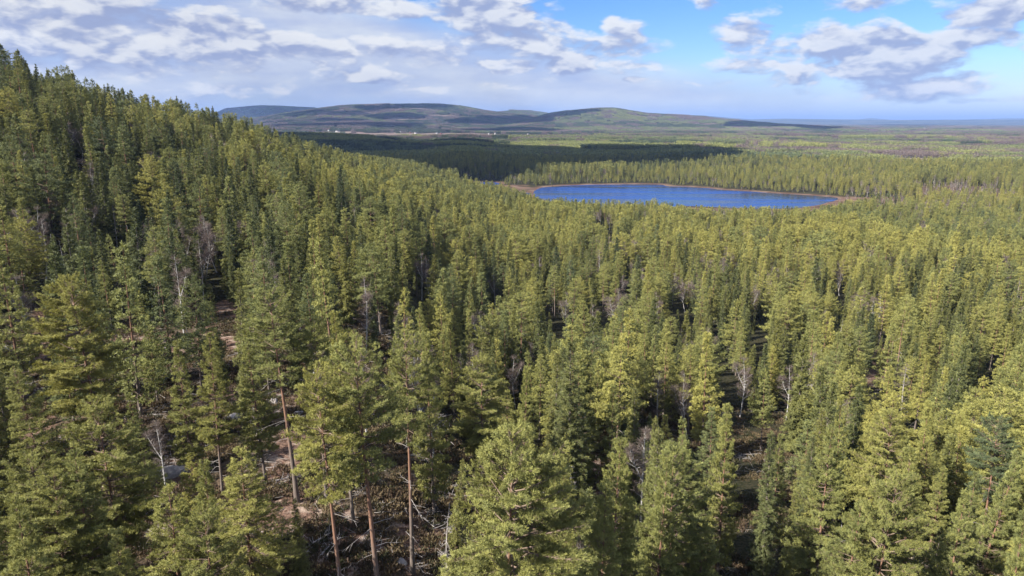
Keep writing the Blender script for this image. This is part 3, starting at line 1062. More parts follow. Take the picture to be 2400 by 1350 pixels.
HERO = [  # px, top y, height, crown radius, variant, tint, kind, protected down to y
    (182, 640, 19, 4.3, 6, .86, 'pine', 1000), (62, 826, 14, 2.6, 1, .62, 'pine', 1050), (36, 672, 12, 1.6, 2, .62, 'pine', 800), (442, 652, 15, 2.5, 3, .25, 'pine', 940),
    (345, 738, 11, 1.8, 0, .55, 'pine', 880), (482, 776, 15, 2.1, 1, .72, 'pine', 1010), (415, 800, 13, 2.0, 5, .62, 'pine', 960), (658, 672, 19, 3.0, 7, .48, 'pine', 1160), (736, 742, 16.5, 1.8, 7, .55, 'pine', 1090),
    (612, 690, 13, 2.6, 3, .35, 'pine', 840), (590, 758, 15, 2.3, 0, .6, 'pine', 930),
    (800, 730, 18, 2.3, 0, .80, 'pine', 1000), (862, 796, 20, 2.9, 7, .52, 'pine', 1330), (946, 770, 19, 2.3, 7, .55, 'pine', 1310), (775, 850, 19, 2.4, 7, .82, 'pine', 1200),
    (1180, 962, 19, 4.2, 6, .60, 'pine', 1350), (1312, 1098, 13, 1.6, 5, .56, 'pine', 1350), (1440, 1008, 18, 2.6, 1, .58, 'pine', 1300), (1412, 1130, 16, 2.6, 0, .62, 'pine', 1350),
    (1600, 1040, 18, 3.0, 3, .45, 'pine', 1300), (1712, 952, 17, 2.2, 5, .60, 'pine', 1250), (1990, 932, 16, 2.2, 0, .66, 'pine', 1150), (1950, 1010, 18, 2.9, 1, .48, 'pine', 1280),
    (2105, 960, 17, 3.2, 3, .72, 'pine', 1150), (2180, 1072, 17, 2.6, 2, .56, 'pine', 1300), (2332, 1040, 17, 2.4, 5, .42, 'pine', 1300), (2075, 1100, 18, 3.0, 6, .52, 'pine', 1350),
    (240, 938, 15, 3.3, 3, .66, 'pine', 1200), (562, 1040, 13, 3.0, 1, .80, 'pine', 1250), (100, 1105, 13, 2.8, 6, .66, 'pine', 1350), (270, 1232, 11, 2.4, 0, .70, 'pine', 1350), (385, 1150, 13, 2.8, 1, .72, 'pine', 1350),
    (325, 925, 9, 1.7, 2, .45, 'pine', 1020), (470, 1085, 11, 1.9, 5, .58, 'pine', 1200), (480, 1190, 12, 2.3, 3, .62, 'pine', 1350), (40, 1180, 14, 2.6, 0, .62, 'pine', 1350), (180, 1060, 14, 2.6, 1, .5, 'pine', 1300),
    (1545, 1080, 17, 2.2, 2, .52, 'pine', 1300), (1660, 1210, 14, 2.4, 1, .55, 'pine', 1350), (1815, 1010, 15, 1.7, 1, .45, 'spruce', 1250), (2000, 1180, 15, 3, 1, .40, 'pine', 1350), (2260, 1150, 16, 2.6, 0, .50, 'pine', 1350),
    (1005, 775, 17, 2.1, 5, .62, 'pine', 1000), (1060, 735, 15, 1.9, 2, .70, 'pine', 900), (1222, 870, 15, 2.0, 2, .62, 'pine', 960), (1440, 905, 14, 1.9, 0, .45, 'pine', 1060), (1800, 862, 14, 2.3, 1, .5, 'pine', 1000),
    (690, 1160, 7, 1.1, 0, .85, 'spruce', 1350), (1700, 700, 15, 1.8, 0, .42, 'spruce', 900), (2052, 712, 16, 2.0, 3, .15, 'spruce', 900), (1790, 640, 15, 1.7, 1, .6, 'spruce', 800), (1870, 600, 14, 1.5, 0, .7, 'spruce', 760),
    (1055, 1178, 8.5, 1.2, 1, .5, 'dead', 1350), (368, 985, 7, 1.1, 1, .5, 'birch', 1160), (600, 945, 4.2, .9, 1, .5, 'dead', 1020), (432, 720, 7, 1.3, 0, .5, 'dead', 760),
    (1745, 835, 12, 2.0, 0, .5, 'birch', 960), (1855, 855, 11, 1.6, 1, .5, 'birch', 960), (985, 592, 12, 1.5, 1, .5, 'birch', 660), (1975, 620, 12, 1.7, 2, .5, 'birch', 690), (1610, 655, 11, 1.8, 2, .5, 'birch', 720),
    (1580, 640, 11, 1.9, 0, .5, 'birch', 700), (1160, 640, 11, 1.5, 1, .5, 'birch', 690), (848, 650, 12, 1.5, 1, .5, 'birch', 770), (1210, 830, 10, 1.7, 0, .5, 'birch', 890), (1550, 870, 11, 1.6, 1, .5, 'birch', 960),
    (1620, 880, 11, 1.9, 2, .5, 'birch', 980), (1430, 500, 11, 2.0, 0, .5, 'birch', 530), (1408, 492, 11, 1.9, 2, .5, 'birch', 520), (180, 300, 11, 1.9, 2, .5, 'birch', 370), (262, 480, 10, 1.6, 0, .5, 'dead', 530),
    (1005, 880, 12, 1.5, 1, .5, 'birch', 960), (980, 780, 12, 1.6, 0, .5, 'birch', 850), (2130, 860, 11, 2.0, 0, .5, 'dead', 960), (1470, 600, 12, 1.8, 1, .4, 'spruce', 680), (2340, 740, 14, 2.4, 1, .75, 'pine', 860),
    (1416, 618, 16, 2.1, 7, .6, 'pine', 715), (1302, 620, 16, 2.2, 7, .55, 'pine', 720), (480, 250, 8, 1.2, 0, .35, 'pine', 270), (25, 108, 9, 2.0, 3, .1, 'pine', 130), (238, 190, 10, 1.5, 0, .4, 'spruce', 240), (202, 172, 10, 1.5, 0, .4, 'pine', 220),
]
dd_ = np.arange(18, 1100, .5)
for (px, ty, H, R, v, tint, kind, prot) in HERO:
    a, s = ray(px, ty)
    zt = ground(dd_ * math.sin(a), dd_ * math.cos(a)) + H
    k = int(np.argmax(zt >= CAMZ + s * dd_))
    x, y = dd_[k] * math.sin(a), dd_[k] * math.cos(a)
    trees.append(dict(x=x, y=y, z=zt[k] - H, H=H, R=R, kind=kind, v=v, tint=tint, hero=prot, px=px, ty=ty, d=dd_[k]))

r = np.random.default_rng(5)


def grid_pts(x0, x1, y0, y1, s):
    gx, gy = np.meshgrid(np.arange(x0, x1, s), np.arange(y0, y1, s))
    gx = gx + (np.arange(gx.shape[0]) % 2)[:, None] * s * .5
    x = gx.ravel() + r.uniform(-.42, .42, gx.size) * s
    y = gy.ravel() + r.uniform(-.42, .42, gx.size) * s
    return x, y


xs, ys = [], []
for (dlo, dhi, s) in ((0, 140, 4.0), (140, 560, 4.5), (560, 1280, 5.0)):
    x, y = grid_pts(-dhi, dhi, -60 if dlo == 0 else 0, dhi, s)
    d = np.hypot(x, y); a = np.degrees(np.arctan2(x, y))
    lim = np.where(d < 140, 95, np.where(d < 560, 46, 43))
    m = (d >= dlo) & (d < dhi) & (np.abs(a) < lim) & (d > 9)
    xs.append(x[m]); ys.append(y[m])
x = np.concatenate(xs); y = np.concatenate(ys)
op, kd = openness(x, y)
sd = shore_dist(x, y)
sa, sb, sc = stands(x, y)
d = np.hypot(x, y); az = np.degrees(np.arctan2(x, y))
gapn = fbm(x / 16, y / 16, 77, 3)
keep = (r.random(len(x)) > op) & (sd > 7) & (r.random(len(x)) > sstep((16 - sd) / 10) * .75)
keep &= r.random(len(x)) > sstep((gapn - .56) / .10) * .4
left_low = (az < -8) & (d < 135)
keep &= ~(left_low & (r.random(len(x)) < np.where(d < 48, .45, np.where(d < 112, .42, .25))))
x, y, op, kd, sd, sa, sb, sc, d, az = (q[keep] for q in (x, y, op, kd, sd, sa, sb, sc, d, az))
n = len(x)
z = ground(x, y)
hgt = r.normal(14.8, 3.2, n)
hgt *= .82 + .3 * sb
tintv = .52 + .36 * (sa - .5) + r.normal(0, .22, n) + .10 * sstep((az - 4) / 20) * sstep((d - 45) / 60)
hill_f = sstep((-az - 8) / 8) * sstep((d - 180) / 200)
crest_n = np.abs(d - np.interp(np.radians(az), _ca, _cd)) < 45
crest_n &= az < -12
hgt = np.where(crest_n, hgt * r.uniform(.45, 1.08, n), hgt)
hgt = np.where(hill_f > .5, hgt * (1 - .12 * sstep((z - 60) / 60)), hgt)
young = r.random(n) < .15
hgt = np.where(young, hgt * r.uniform(.35, .75, n), hgt)
hgt = np.where((sd < 60) | ((kd == 1) & (op > .3)), hgt * r.uniform(.35, .75, n), hgt)
hgt = np.clip(hgt, 3, 20.5)
hgt = np.where((left_low[keep]) & (d < 70), np.minimum(hgt, 12.5), hgt)
pa = r.random(n)
sprf = .15 + .22 * (sc > .62) + .10 * (fbm(x / 45, y / 45, 91, 2) > .56) + .10 * (hill_f > .5) * (fbm(x / 30, y / 30, 95, 2) > .5)
birf = .05 + .10 * (fbm(x / 35, y / 35, 93, 2) > .60) + .25 * ((kd == 1) & (op > .3)) + .25 * ((np.abs(az - 30.5) < 5) & (d > 600) & (d < 900) & (fbm(x / 30, y / 30, 97, 2) > .42))
kind = np.where(pa < sprf, 'spruce', np.where(pa < sprf + birf, 'birch', np.where(pa > .994, 'dead', 'pine')))
hgt = np.where(kind == 'birch', np.clip(hgt * .85, 4, 13), np.where(kind == 'dead', np.clip(hgt * .7, 4, 11), hgt))
hgt = np.where(kind == 'spruce', hgt * r.uniform(.75, 1.08, n), hgt)
rnd4 = r.random((n, 4))
# the shore wood leaves the lake open to the view
lim = np.interp(project(x, y, z)[0], [1060, 1100, 1125, 1200, 1215, 1255, 1400, 1540, 1600, 1900, 1965, 2040], [400, 420, 431, 432, 448, 468, 477, 477, 492, 494, 480, 430]) - r.uniform(0, 1, n) ** 3 * 14
zz_ = CAMZ + d * np.array([ray(p_, l_)[1] for p_, l_ in zip(project(x, y, z)[0], lim)]) - z
strip = (d > 430) & (d < np.where(az < 1.9, 850, 720)) & (az > -4.6) & (az < 27)
hgt = np.where(strip, np.minimum(hgt, zz_), hgt)
hgt = np.where(hgt < 1.6, 0.0, hgt)
tops = project(x, y, z + hgt)
bots = project(x, y, z)
# leave the view to the trees singled out above, and room about their stems
drop = hgt <= 0
for t in trees:
    dist_ = np.hypot(x - t['x'], y - t['y'])
    drop |= dist_ < min(3.2, 1.1 + t['R'] * .55)
    pw = FPX * 2.0 / np.maximum(d, 5)
    hw = FPX * min(t['R'], 2.6) * .55 / t['d']
    drop |= (d < t['d']) & (np.abs(tops[0] - t['px']) < hw + pw * .75) & (tops[1] < t['hero']) & (bots[1] > t['ty'])
drop |= (d < 26) & (np.abs(az) < 70) & (hgt > 12)
k = ~drop
x, y, z, hgt, tintv, kind, rnd4, d, az, sb = (q[k] for q in (x, y, z, hgt, tintv, kind, rnd4, d, az, sb))
nv = {'pine': 8, 'spruce': 3, 'birch': 3, 'dead': 2}
for i in range(len(x)):
    kn = kind[i]
    v = int(rnd4[i, 0] * nv[kn])
    if kn == 'pine' and hgt[i] < 9: v = (2, 5, 0)[v % 3]
    if kn == 'pine' and v == 6 and rnd4[i, 1] < .6: v = 0
    if kn == 'pine' and v == 7 and rnd4[i, 1] < .5: v = 2
    p0 = PROTO[kn][0][v]
    wf = p0['R'] / p0['H']
    trees.append(dict(x=x[i], y=y[i], z=z[i], H=hgt[i], R=hgt[i] * wf * ((.84 + .50 * rnd4[i, 2] - .10 * (d[i] < 75)) if kn == 'pine' else (.85 + .45 * rnd4[i, 2])), kind=kn, v=v, tint=float(np.clip(tintv[i], 0, 1)), hero=0, d=d[i]))


def lod_of(d):
    return 0 if d < 80 else 1 if d < 300 else 2


# how much of each tree the camera sees: coarse front-to-back cover of the picture
GW, GH = 600, 338
buf = np.zeros((GH, GW), bool)
near = [t for t in trees if t['d'] < 620]
near.sort(key=lambda t: t['d'])
for t in near:
    cb = .35 if t['kind'] == 'pine' else .1
    X, Yt, f = project(t['x'], t['y'], t['z'] + t['H'])
    _, Yb, _ = project(t['x'], t['y'], t['z'])
    t['sx'], t['sy'], t['sb'] = float(X), float(Yt), float(Yb)
    rr = FPX * t['R'] / float(f)
    yb = Yt + (Yb - Yt) * (1 - cb)
    seen = 0
    thin = t['kind'] in ('birch', 'dead')
    y0, y1 = int(Yt / 4), int(yb / 4) + 1
    for yy in range(max(0, y0), min(GH, y1)):
        u = (yy * 4 + 2 - Yt) / max(1, yb - Yt)
        hw = rr * min(1, max(.12, u * 1.5)) * (.25 if thin else .8)
        a, b = int(max(0, (X - hw) / 4)), int(min(GW - 1, (X + hw) / 4))
        if b < a or X < -hw or X > 2400 + hw: continue
        row = buf[yy, a:b + 1]
        seen += int((~row).sum())
        if not thin: row[:] = True
    t['seen'] = seen * (1 if not thin else 2)
things = []
for kn, cap in (('pine', 300), ('spruce', 300), ('birch', 280), ('dead', 60)):
    c = [t for t in near if t['kind'] == kn and t['seen'] >= (6 if kn in ('pine', 'spruce') else 4) and t['sy'] < 1340 and -5 < t['sx'] < 2405 and t['d'] < 480]
    c.sort(key=lambda t: -t['seen'] - (100000 if t['hero'] else 0))
    for t in c[:cap]:
        t['thing'] = True
        things.append(t)

# ------------------------------------------------------------------ labels: look, then place among its likes
ORD = ['first', 'second', 'third', 'fourth', 'fifth', 'sixth', 'seventh', 'eighth', 'ninth', 'tenth', 'eleventh', 'twelfth', 'thirteenth', 'fourteenth', 'fifteenth', 'sixteenth', 'seventeenth',
       'eighteenth', 'nineteenth', 'twentieth', 'twenty-first', 'twenty-second', 'twenty-third', 'twenty-fourth', 'twenty-fifth', 'twenty-sixth', 'twenty-seventh', 'twenty-eighth', 'twenty-ninth', 'thirtieth',
       'thirty-first', 'thirty-second', 'thirty-third', 'thirty-fourth', 'thirty-fifth']
KN = {'pine': 'pine', 'spruce': 'spruce', 'birch': 'bare birch', 'dead': 'dead grey tree'}
FULL = {'pine': 'pine_tree', 'spruce': 'spruce_tree', 'birch': 'birch_tree', 'dead': 'dead_tree'}


def look(t):
    kn = t['kind']
    if kn == 'pine':
        a = 'yellow-green' if t['tint'] > .68 else 'olive' if t['tint'] > .52 else 'mid green' if t['tint'] > .38 else 'grey-green'
        b = 'broad' if t['R'] / t['H'] > .19 else 'slender' if t['R'] / t['H'] < .14 else 'tall' if t['H'] > 15.5 else 'small' if t['H'] < 9.5 else ''
        return (b + ' ' + a).strip()
    if kn == 'spruce':
        return ('narrow' if t['R'] / t['H'] < .12 else 'cone-shaped') + (' dark' if t['tint'] < .5 else ' green')
    return 'tall' if t['H'] > 10.5 else 'small' if t['H'] < 7 else 'leafless'


ZONES = ['in the rocky clearing at lower left', 'along the bottom edge near the clearing', 'at the bottom edge in the middle', 'at the bottom right corner', 'in the lower middle of the forest', 'in the lower right of the forest',
         'at the foot of the left hillside', 'on the lower left hillside', 'on the upper left hillside', 'on the skyline of the left hillside', 'in the middle of the forest', 'in the forest at mid right',
         'on the slope below the lake', 'just below the lake', 'right of the lake below the plain', 'between hillside and lake']


def zone(t):
    X, Y = t['sx'], t['sy']
    if Y < 330 and X < 760: return 9 if Y < 118 + X * .37 + 60 else 8
    if Y < 480 and X < 760: return 8
    if Y < 640 and X < 760: return 7
    if Y < 760 and X < 700: return 6
    if Y < 480: return 15 if X < 1250 else 13
    if Y < 560: return 15 if X < 1150 else 13 if X < 1950 else 14
    if Y < 660: return 12 if X < 1700 else 11
    if Y < 800: return 10 if X < 1600 else 11
    if X < 760: return 0 if Y < 1040 else 1
    if Y < 1030: return 4 if X < 1600 else 5
    return 2 if X < 1620 else 3


cells = {}
for t in things:
    t['look'] = look(t)
    cells.setdefault((t['kind'], t['look'], zone(t)), []).append(t)
for (kn, lk, zi), lst in cells.items():
    lst.sort(key=lambda t: t['sx'])
    noun = KN[kn] if not (kn in ('birch', 'dead') and lk == 'leafless') else {'birch': 'birch', 'dead': 'dead snag'}[kn]
    for i, t in enumerate(lst):
        if len(lst) == 1:
            t['label'] = f"{lk} {noun}, the only such tree {ZONES[zi]}"
        elif i < len(lst) / 2 or len(lst) < 3:
            o = 'leftmost' if i == 0 else ORD[min(i, 34)] + ' from left'
            t['label'] = f"{lk} {noun}, {o} such {ZONES[zi]}"
        else:
            q = len(lst) - 1 - i
            o = 'rightmost' if q == 0 else ORD[min(q, 34)] + ' from right'
            t['label'] = f"{lk} {noun}, {o} such {ZONES[zi]}"
GROUP = {'pine': 'pines of the forest', 'spruce': 'spruces among the pines', 'birch': 'bare birches among the pines', 'dead': 'dead standing trees'}
for t in sorted(things, key=lambda t: t['d']):
    pr = PROTO[t['kind']][lod_of(t['d'])][t['v']]
    e = obj(FULL[t['kind']], None, label=t['label'], category={'birch': 'birch tree', 'dead': 'dead tree', 'pine': 'pine tree', 'spruce': 'spruce tree'}[t['kind']], group=GROUP[t['kind']])
    e.location = (t['x'], t['y'], t['z'] - .15)
    h = t['H'] / pr['H']; wd = t['R'] / pr['R']
    e.scale = (wd, wd, h)
    e.rotation_euler = (r.normal() * .03, r.normal() * .03, r.uniform(0, 6.28))
    e.empty_display_size = .5
    for pn, me in pr['parts']:
        obj(pn, me, e, tint=t['tint'])

# ------------------------------------------------------------------ the rest of the forest: ONE object, copies made by geometry nodes
SRC, SRCI = [], {}


def source(key, meshes):
    if key not in SRCI:
        SRCI[key] = len(SRC)
        SRC.append([bpy.data.objects.new('source_' + m.name, m) for m in meshes])      # not linked to the scene
    return SRCI[key]


P, IDX, ROT, SCL, TNT = [], [], [], [], []
for t in trees:
    if t.get('thing'): continue
    lod = lod_of(t['d'])
    pr = PROTO[t['kind']][lod][t['v']]
    P.append((t['x'], t['y'], t['z'] - .15)); IDX.append(source((t['kind'], lod, t['v']), [m for _, m in pr['parts']]))
    wd = t['R'] / pr['R']
    SCL.append((wd, wd, t['H'] / pr['H'])); TNT.append(t['tint'])
    q_ = random.Random(len(P)); ROT.append((q_.gauss(0, .03), q_.gauss(0, .03), q_.uniform(0, 6.28)))
n_near = len(P)

PIECE = {}
for kk_, nm in enumerate(('p', 's', 'b')):
    for sz, cnt, tr in ((30, 62, 34), (85, 400, 11)):
        for v in range(3 if nm == 'p' else 2):
            PIECE[(sz, nm, v)] = tiny_trees(500 + kk_ * 10 + v + sz, sz, cnt, 10, 16, nm, tr)


def patches(dlo, dhi, step, sz, amax):
    x, y = grid_pts(-dhi, dhi, dlo * .5, dhi, step)
    d = np.hypot(x, y); a = np.degrees(np.arctan2(x, y))
    m = (d >= dlo) & (d < dhi) & (np.abs(a) < amax)
    x, y, d, a = x[m], y[m], d[m], a[m]
    op, kd = openness(x, y)
    sa, sb, sc = stands(x / 1.3, y / 1.1) if sz < 50 else stands(x / 2.6, y / 2.0)
    sd = shore_dist(x, y)
    big = fbm(x / 900, y / 900, 71, 3)
    thin = np.where(sb < .10, .75, 0.0)
    k = (r.random(len(x)) > op) & (sd > sz * .55) & (r.random(len(x)) > thin)
    x, y, d, a, op, kd, sa, sb, sc, big = (q[k] for q in (x, y, d, a, op, kd, sa, sb, sc, big))
    z = ground(x, y)
    rx, ry = slope_rot(x, y, sz / 2)
    q = r.random(len(x))
    dark = (sa < np.where(d > 4500, .46, .42))
    dark &= ~((d < 1900) & (a > 5))
    bir = (sc > .76) & ((d > 2600) | ((d > 1700) & (a > 14)))
    kd_ = np.where(bir & (q < .6), 'b', np.where(dark & (q < .8), 's', np.where(q > np.where((d > 2600) | ((d > 1500) & (a > 14)), np.where(d > 5200, .76, .84), .985), 'b', np.where(q < .10, 's', 'p'))))
    for i in range(len(x)):
        nm = kd_[i]
        v = int(q[i] * 977) % (3 if nm == 'p' else 2)
        P.append((x[i], y[i], z[i] - .3)); IDX.append(source((sz, nm, v), [PIECE[(sz, nm, v)]]))
        ROT.append((rx[i], ry[i], 0 if sz > 50 else (int(q[i] * 313) % 4) * math.pi / 2))
        hs = .55 + .75 * sb[i] + .1 * q[i]
        if 2 == kd[i] and op[i] > .3: hs *= .6
        SCL.append((1, 1, hs))
        TNT.append(float(np.clip((-.16 + .52 * sa[i]) * (1 if d[i] < 4500 else .7) + .30 * (big[i] - .5) + .08 * q[i] + .12 * (a[i] > 12) * (d[i] < 1800), 0, 1)))


patches(1270, 4600, 25.5, 30, 43)
patches(4600, 14500, 76, 85, 43)
P = np.array(P)


def scatter_object(name, P, IDX, ROT, SCL, TNT, SRC, **props):
    me = mesh_from(name, P, [], [], attrs=None) if False else bpy.data.meshes.new(name)
    me.vertices.add(len(P)); me.vertices.foreach_set('co', np.asarray(P, np.float32).ravel())
    for k, v, typ in (('idx', IDX, 'INT'), ('rot', ROT, 'FLOAT_VECTOR'), ('scl', SCL, 'FLOAT_VECTOR'), ('tint', TNT, 'FLOAT')):
        at = me.attributes.new(k, typ, 'POINT')
        at.data.foreach_set('vector' if typ == 'FLOAT_VECTOR' else 'value', np.asarray(v, np.int32 if typ == 'INT' else np.float32).ravel())
    o = obj(name, me, **props)
    g = bpy.data.node_groups.new(name + '_scatter', 'GeometryNodeTree')
    g.interface.new_socket('Geometry', in_out='INPUT', socket_type='NodeSocketGeometry')
    g.interface.new_socket('Geometry', in_out='OUTPUT', socket_type='NodeSocketGeometry')
    N, Lk = g.nodes, g.links
    gi, go, jn = N.new('NodeGroupInput'), N.new('NodeGroupOutput'), N.new('GeometryNodeJoinGeometry')
    Lk.new(jn.outputs[0], go.inputs[0])

    def named(nm, typ):
        a = N.new('GeometryNodeInputNamedAttribute'); a.data_type = typ; a.inputs['Name'].default_value = nm
        return a.outputs['Attribute']
    ai, ar, asc = named('idx', 'INT'), named('rot', 'FLOAT_VECTOR'), named('scl', 'FLOAT_VECTOR')
    for k, parts in enumerate(SRC):
        jj = N.new('GeometryNodeJoinGeometry')
        for p in parts:
            oi = N.new('GeometryNodeObjectInfo')
            oi.inputs['Object'].default_value = p
            Lk.new(oi.outputs['Geometry'], jj.inputs[0])
        gti = N.new('GeometryNodeGeometryToInstance')
        Lk.new(jj.outputs[0], gti.inputs[0])
        cmp_ = N.new('FunctionNodeCompare'); cmp_.data_type = 'INT'; cmp_.operation = 'EQUAL'
        Lk.new(ai, cmp_.inputs[2]); cmp_.inputs[3].default_value = k
        ip = N.new('GeometryNodeInstanceOnPoints')
        Lk.new(gi.outputs[0], ip.inputs['Points']); Lk.new(cmp_.outputs[0], ip.inputs['Selection'])
        Lk.new(gti.outputs[0], ip.inputs['Instance'])
        Lk.new(ar, ip.inputs['Rotation']); Lk.new(asc, ip.inputs['Scale'])
        Lk.new(ip.outputs[0], jn.inputs[0])
    md = o.modifiers.new('scatter', 'NODES')
    md.node_group = g
    return o


scatter_object('forest', P, IDX, ROT, SCL, TNT, SRC, kind='stuff')
print('trees', len(trees), 'things', len(things), {k: sum(1 for t in things if t['kind'] == k) for k in FULL}, 'forest copies', len(P), n_near)

# ------------------------------------------------------------------ undergrowth
rr_ = np.random.default_rng(77)
shr = []
for s in range(4):
    G = Geo()
    for k in range(14):
        c = rr_.normal(size=2) * .38
        G.tufts(np.column_stack([c[0] + rr_.normal(size=7) * .09, c[1] + rr_.normal(size=7) * .09, rr_.uniform(0, .16, 7)]), np.column_stack([rr_.normal(size=7) * .3, rr_.normal(size=7) * .3, np.ones(7)]),
                3, .2, .06, .5, rr_)
    shr.append(G.mesh('heather_clump', [M['heather']]))
G = Geo()
for k in range(26):
    a, l = rr_.uniform(0, 6.28), rr_.uniform(.3, 1.1)
    p = np.array([rr_.normal() * .8, rr_.normal() * .8, rr_.uniform(.02, .12)])
    G.tube([p, p + np.array([math.cos(a), math.sin(a), .12]) * l], [.02, .008], 3)
shr.append(G.mesh('fallen_twigs', [M['dead_wood']]))
x, y = grid_pts(-75, 85, 12, 140, .8)
d = np.hypot(x, y); a = np.degrees(np.arctan2(x, y))
m = (np.abs(a) < 42) & (d > 25) & (d < 135)
x, y = x[m], y[m]
cl = fbm(x / 5, y / 5, 33, 3)
m = (r.random(len(x)) < sstep((cl - .30) / .26)) & (r.random(len(x)) < np.where(x < 10, .62, .5))
x, y = x[m], y[m]
z = ground(x, y)
nn = len(x)
scatter_object('undergrowth', np.column_stack([x, y, z]), np.where(r.random(nn) < .06, 4, r.integers(0, 4, nn)), np.column_stack([np.zeros(nn), np.zeros(nn), r.uniform(0, 6.28, nn)]),
               np.repeat(r.uniform(.6, 1.9, nn)[:, None], 3, 1), r.random(nn), [[bpy.data.objects.new('source_' + m_.name, m_)] for m_ in shr], kind='stuff')


# ------------------------------------------------------------------ boulders and fallen logs in the clearing
def boulder(seed, w_, l_, h_):
    q = np.random.default_rng(seed)
    nu, nvv = 22, 13
    th = np.linspace(0, 2 * math.pi, nu, endpoint=False); ph = np.linspace(-.5, math.pi / 2 - .06, nvv)
    T_, P_ = np.meshgrid(th, ph)
    D = np.stack([np.cos(T_) * np.cos(P_), np.sin(T_) * np.cos(P_), np.sin(P_)], -1)
    rad = np.ones(T_.shape)
    for k in range(9):                                   # cut faces
        nrm = unit(q.normal(size=3) + np.array([0, 0, .25])); c = q.uniform(.62, .9)
        dp = D @ nrm
        rad = np.minimum(rad, np.where(dp > .05, c / np.maximum(dp, .05), 9))
    rad *= 1 + .10 * (fbm(T_ * 2.2 + seed, P_ * 3, seed, 3) - .5)
    rad[:, -1] = rad[:, -1]
    V = (D * rad[..., None] * np.array([w_, l_, h_]) / 1.0).reshape(-1, 3)
    i = np.arange(nvv - 1)[:, None] * nu + np.arange(nu)[None]; j = np.arange(nvv - 1)[:, None] * nu + (np.arange(nu)[None] + 1) % nu
    Q = np.stack([i, j, j + nu, i + nu], -1).reshape(-1, 4)
    V = np.concatenate([V, [V[-nu:].mean(0)]])
    T = np.array([[(nvv - 1) * nu + k, (nvv - 1) * nu + (k + 1) % nu, nu * nvv] for k in range(nu)])
    return mesh_from('boulder', V, [T, Q], [M['rock']])


for k, (px, py, w_, l_, h_, lb) in enumerate([
        (398, 1112, 1.7, 1.3, 1.1, 'large pale boulder beside the small white birch in the clearing'), (545, 983, 1.3, 1.0, .8, 'rounded grey boulder at the middle of the rocky clearing'),
        (640, 948, 1.1, .8, .8, 'pale boulder just left of the tall orange pine trunk'), (480, 966, 1.2, .8, .5, 'low flat boulder on the left rim of the clearing'),
        (340, 1135, 1.2, .9, .55, 'low grey boulder left of the large pale one'), (15, 820, 1.8, 1.2, .6, 'flat pale rock at the left edge of the photo'),
        (385, 822, 1.1, .9, .7, 'pale rock above the clearing under grey pines'), (300, 850, 1.7, 1.1, .5, 'wide pinkish rock slab in the upper clearing'),
        (280, 872, 1.1, .8, .4, 'small flat rock below the wide slab in the upper clearing'), (590, 960, .9, .7, .5, 'small grey boulder between the two larger ones in the clearing'),
        (700, 975, .8, .6, .5, 'small boulder right of the tall orange pine trunk'), (940, 1330, .6, .5, .4, 'small round pale stone at the bottom edge near the trail'),
        (1245, 995, .9, .7, .6, 'pale rock half hidden behind the broad front pine')]):
    x, y, z = far_pt(px, py)
    o = obj('boulder', boulder(900 + k, w_, l_, h_), label=lb, category='boulder', group='boulders on the forest floor')
    o.location = (x, y, z - .12); o.rotation_euler = (0, 0, k * 1.3)


def log_mesh(seed, L, R0):
    q = np.random.default_rng(seed)
    G = Geo()
    t = np.linspace(0, 1, 8)
    Pp = np.column_stack([t * L - L / 2, np.sin(t * 3 + q.uniform(0, 3)) * L * .03, R0 * .8 + t * .05])
    G.tube(Pp, R0 * (1.05 - .75 * t), 7)
    return Pp, G, q


for k, (px, py, L, R0, rot, lb) in enumerate([
        (655, 1140, 3.2, .11, .5, 'bleached fallen log lying below the tall orange pine'), (640, 1150, 2.6, .09, .75, 'second bleached log crossing beside the first below the orange pine'),
        (600, 1290, 3.6, .10, -.6, 'forked white fallen branch near the bottom of the clearing'), (745, 1290, 3.0, .10, 1.2, 'upright-leaning grey log left of the paired pine trunks'),
        (765, 1300, 2.8, .10, 1.35, 'grey log nearest the paired pine trunks'), (730, 1285, 2.5, .09, 1.0, 'leftmost grey log of the pile by the paired trunks'),
        (1000, 1235, 3.2, .09, -.9, 'pale fallen branch in the dark gap left of the dead snag'), (560, 1020, 2.8, .08, .3, 'thin grey log on the clearing above the birch'),
        (700, 1010, 3.0, .08, -.4, 'thin pale log right of the orange trunk in the clearing')]):
    x, y, z = far_pt(px, py)
    Pp, G, q = log_mesh(950 + k, L, R0)
    e = obj('fallen_log', None, label=lb, category='fallen log', group='fallen logs in the clearing')
    e.location = (x, y, z + .02); e.rotation_euler = (0, -.05, rot)
    obj('stem', G.mesh('log_stem', [M['dead_wood']], smooth=True), e)
    G2 = Geo()
    for j in range(9):
        p0 = Pp[q.integers(2, 8)] * 1.0
        dv = unit(np.array([q.uniform(.2, 1), q.normal() * .9, abs(q.normal()) * .6 + .1])) * q.uniform(.3, .9)
        G2.tube([p0, p0 + dv * .6, p0 + dv + q.normal(size=3) * .07], [.035, .022, .006], 4)
    obj('branches', G2.mesh('log_branches', [M['dead_wood']]), e)


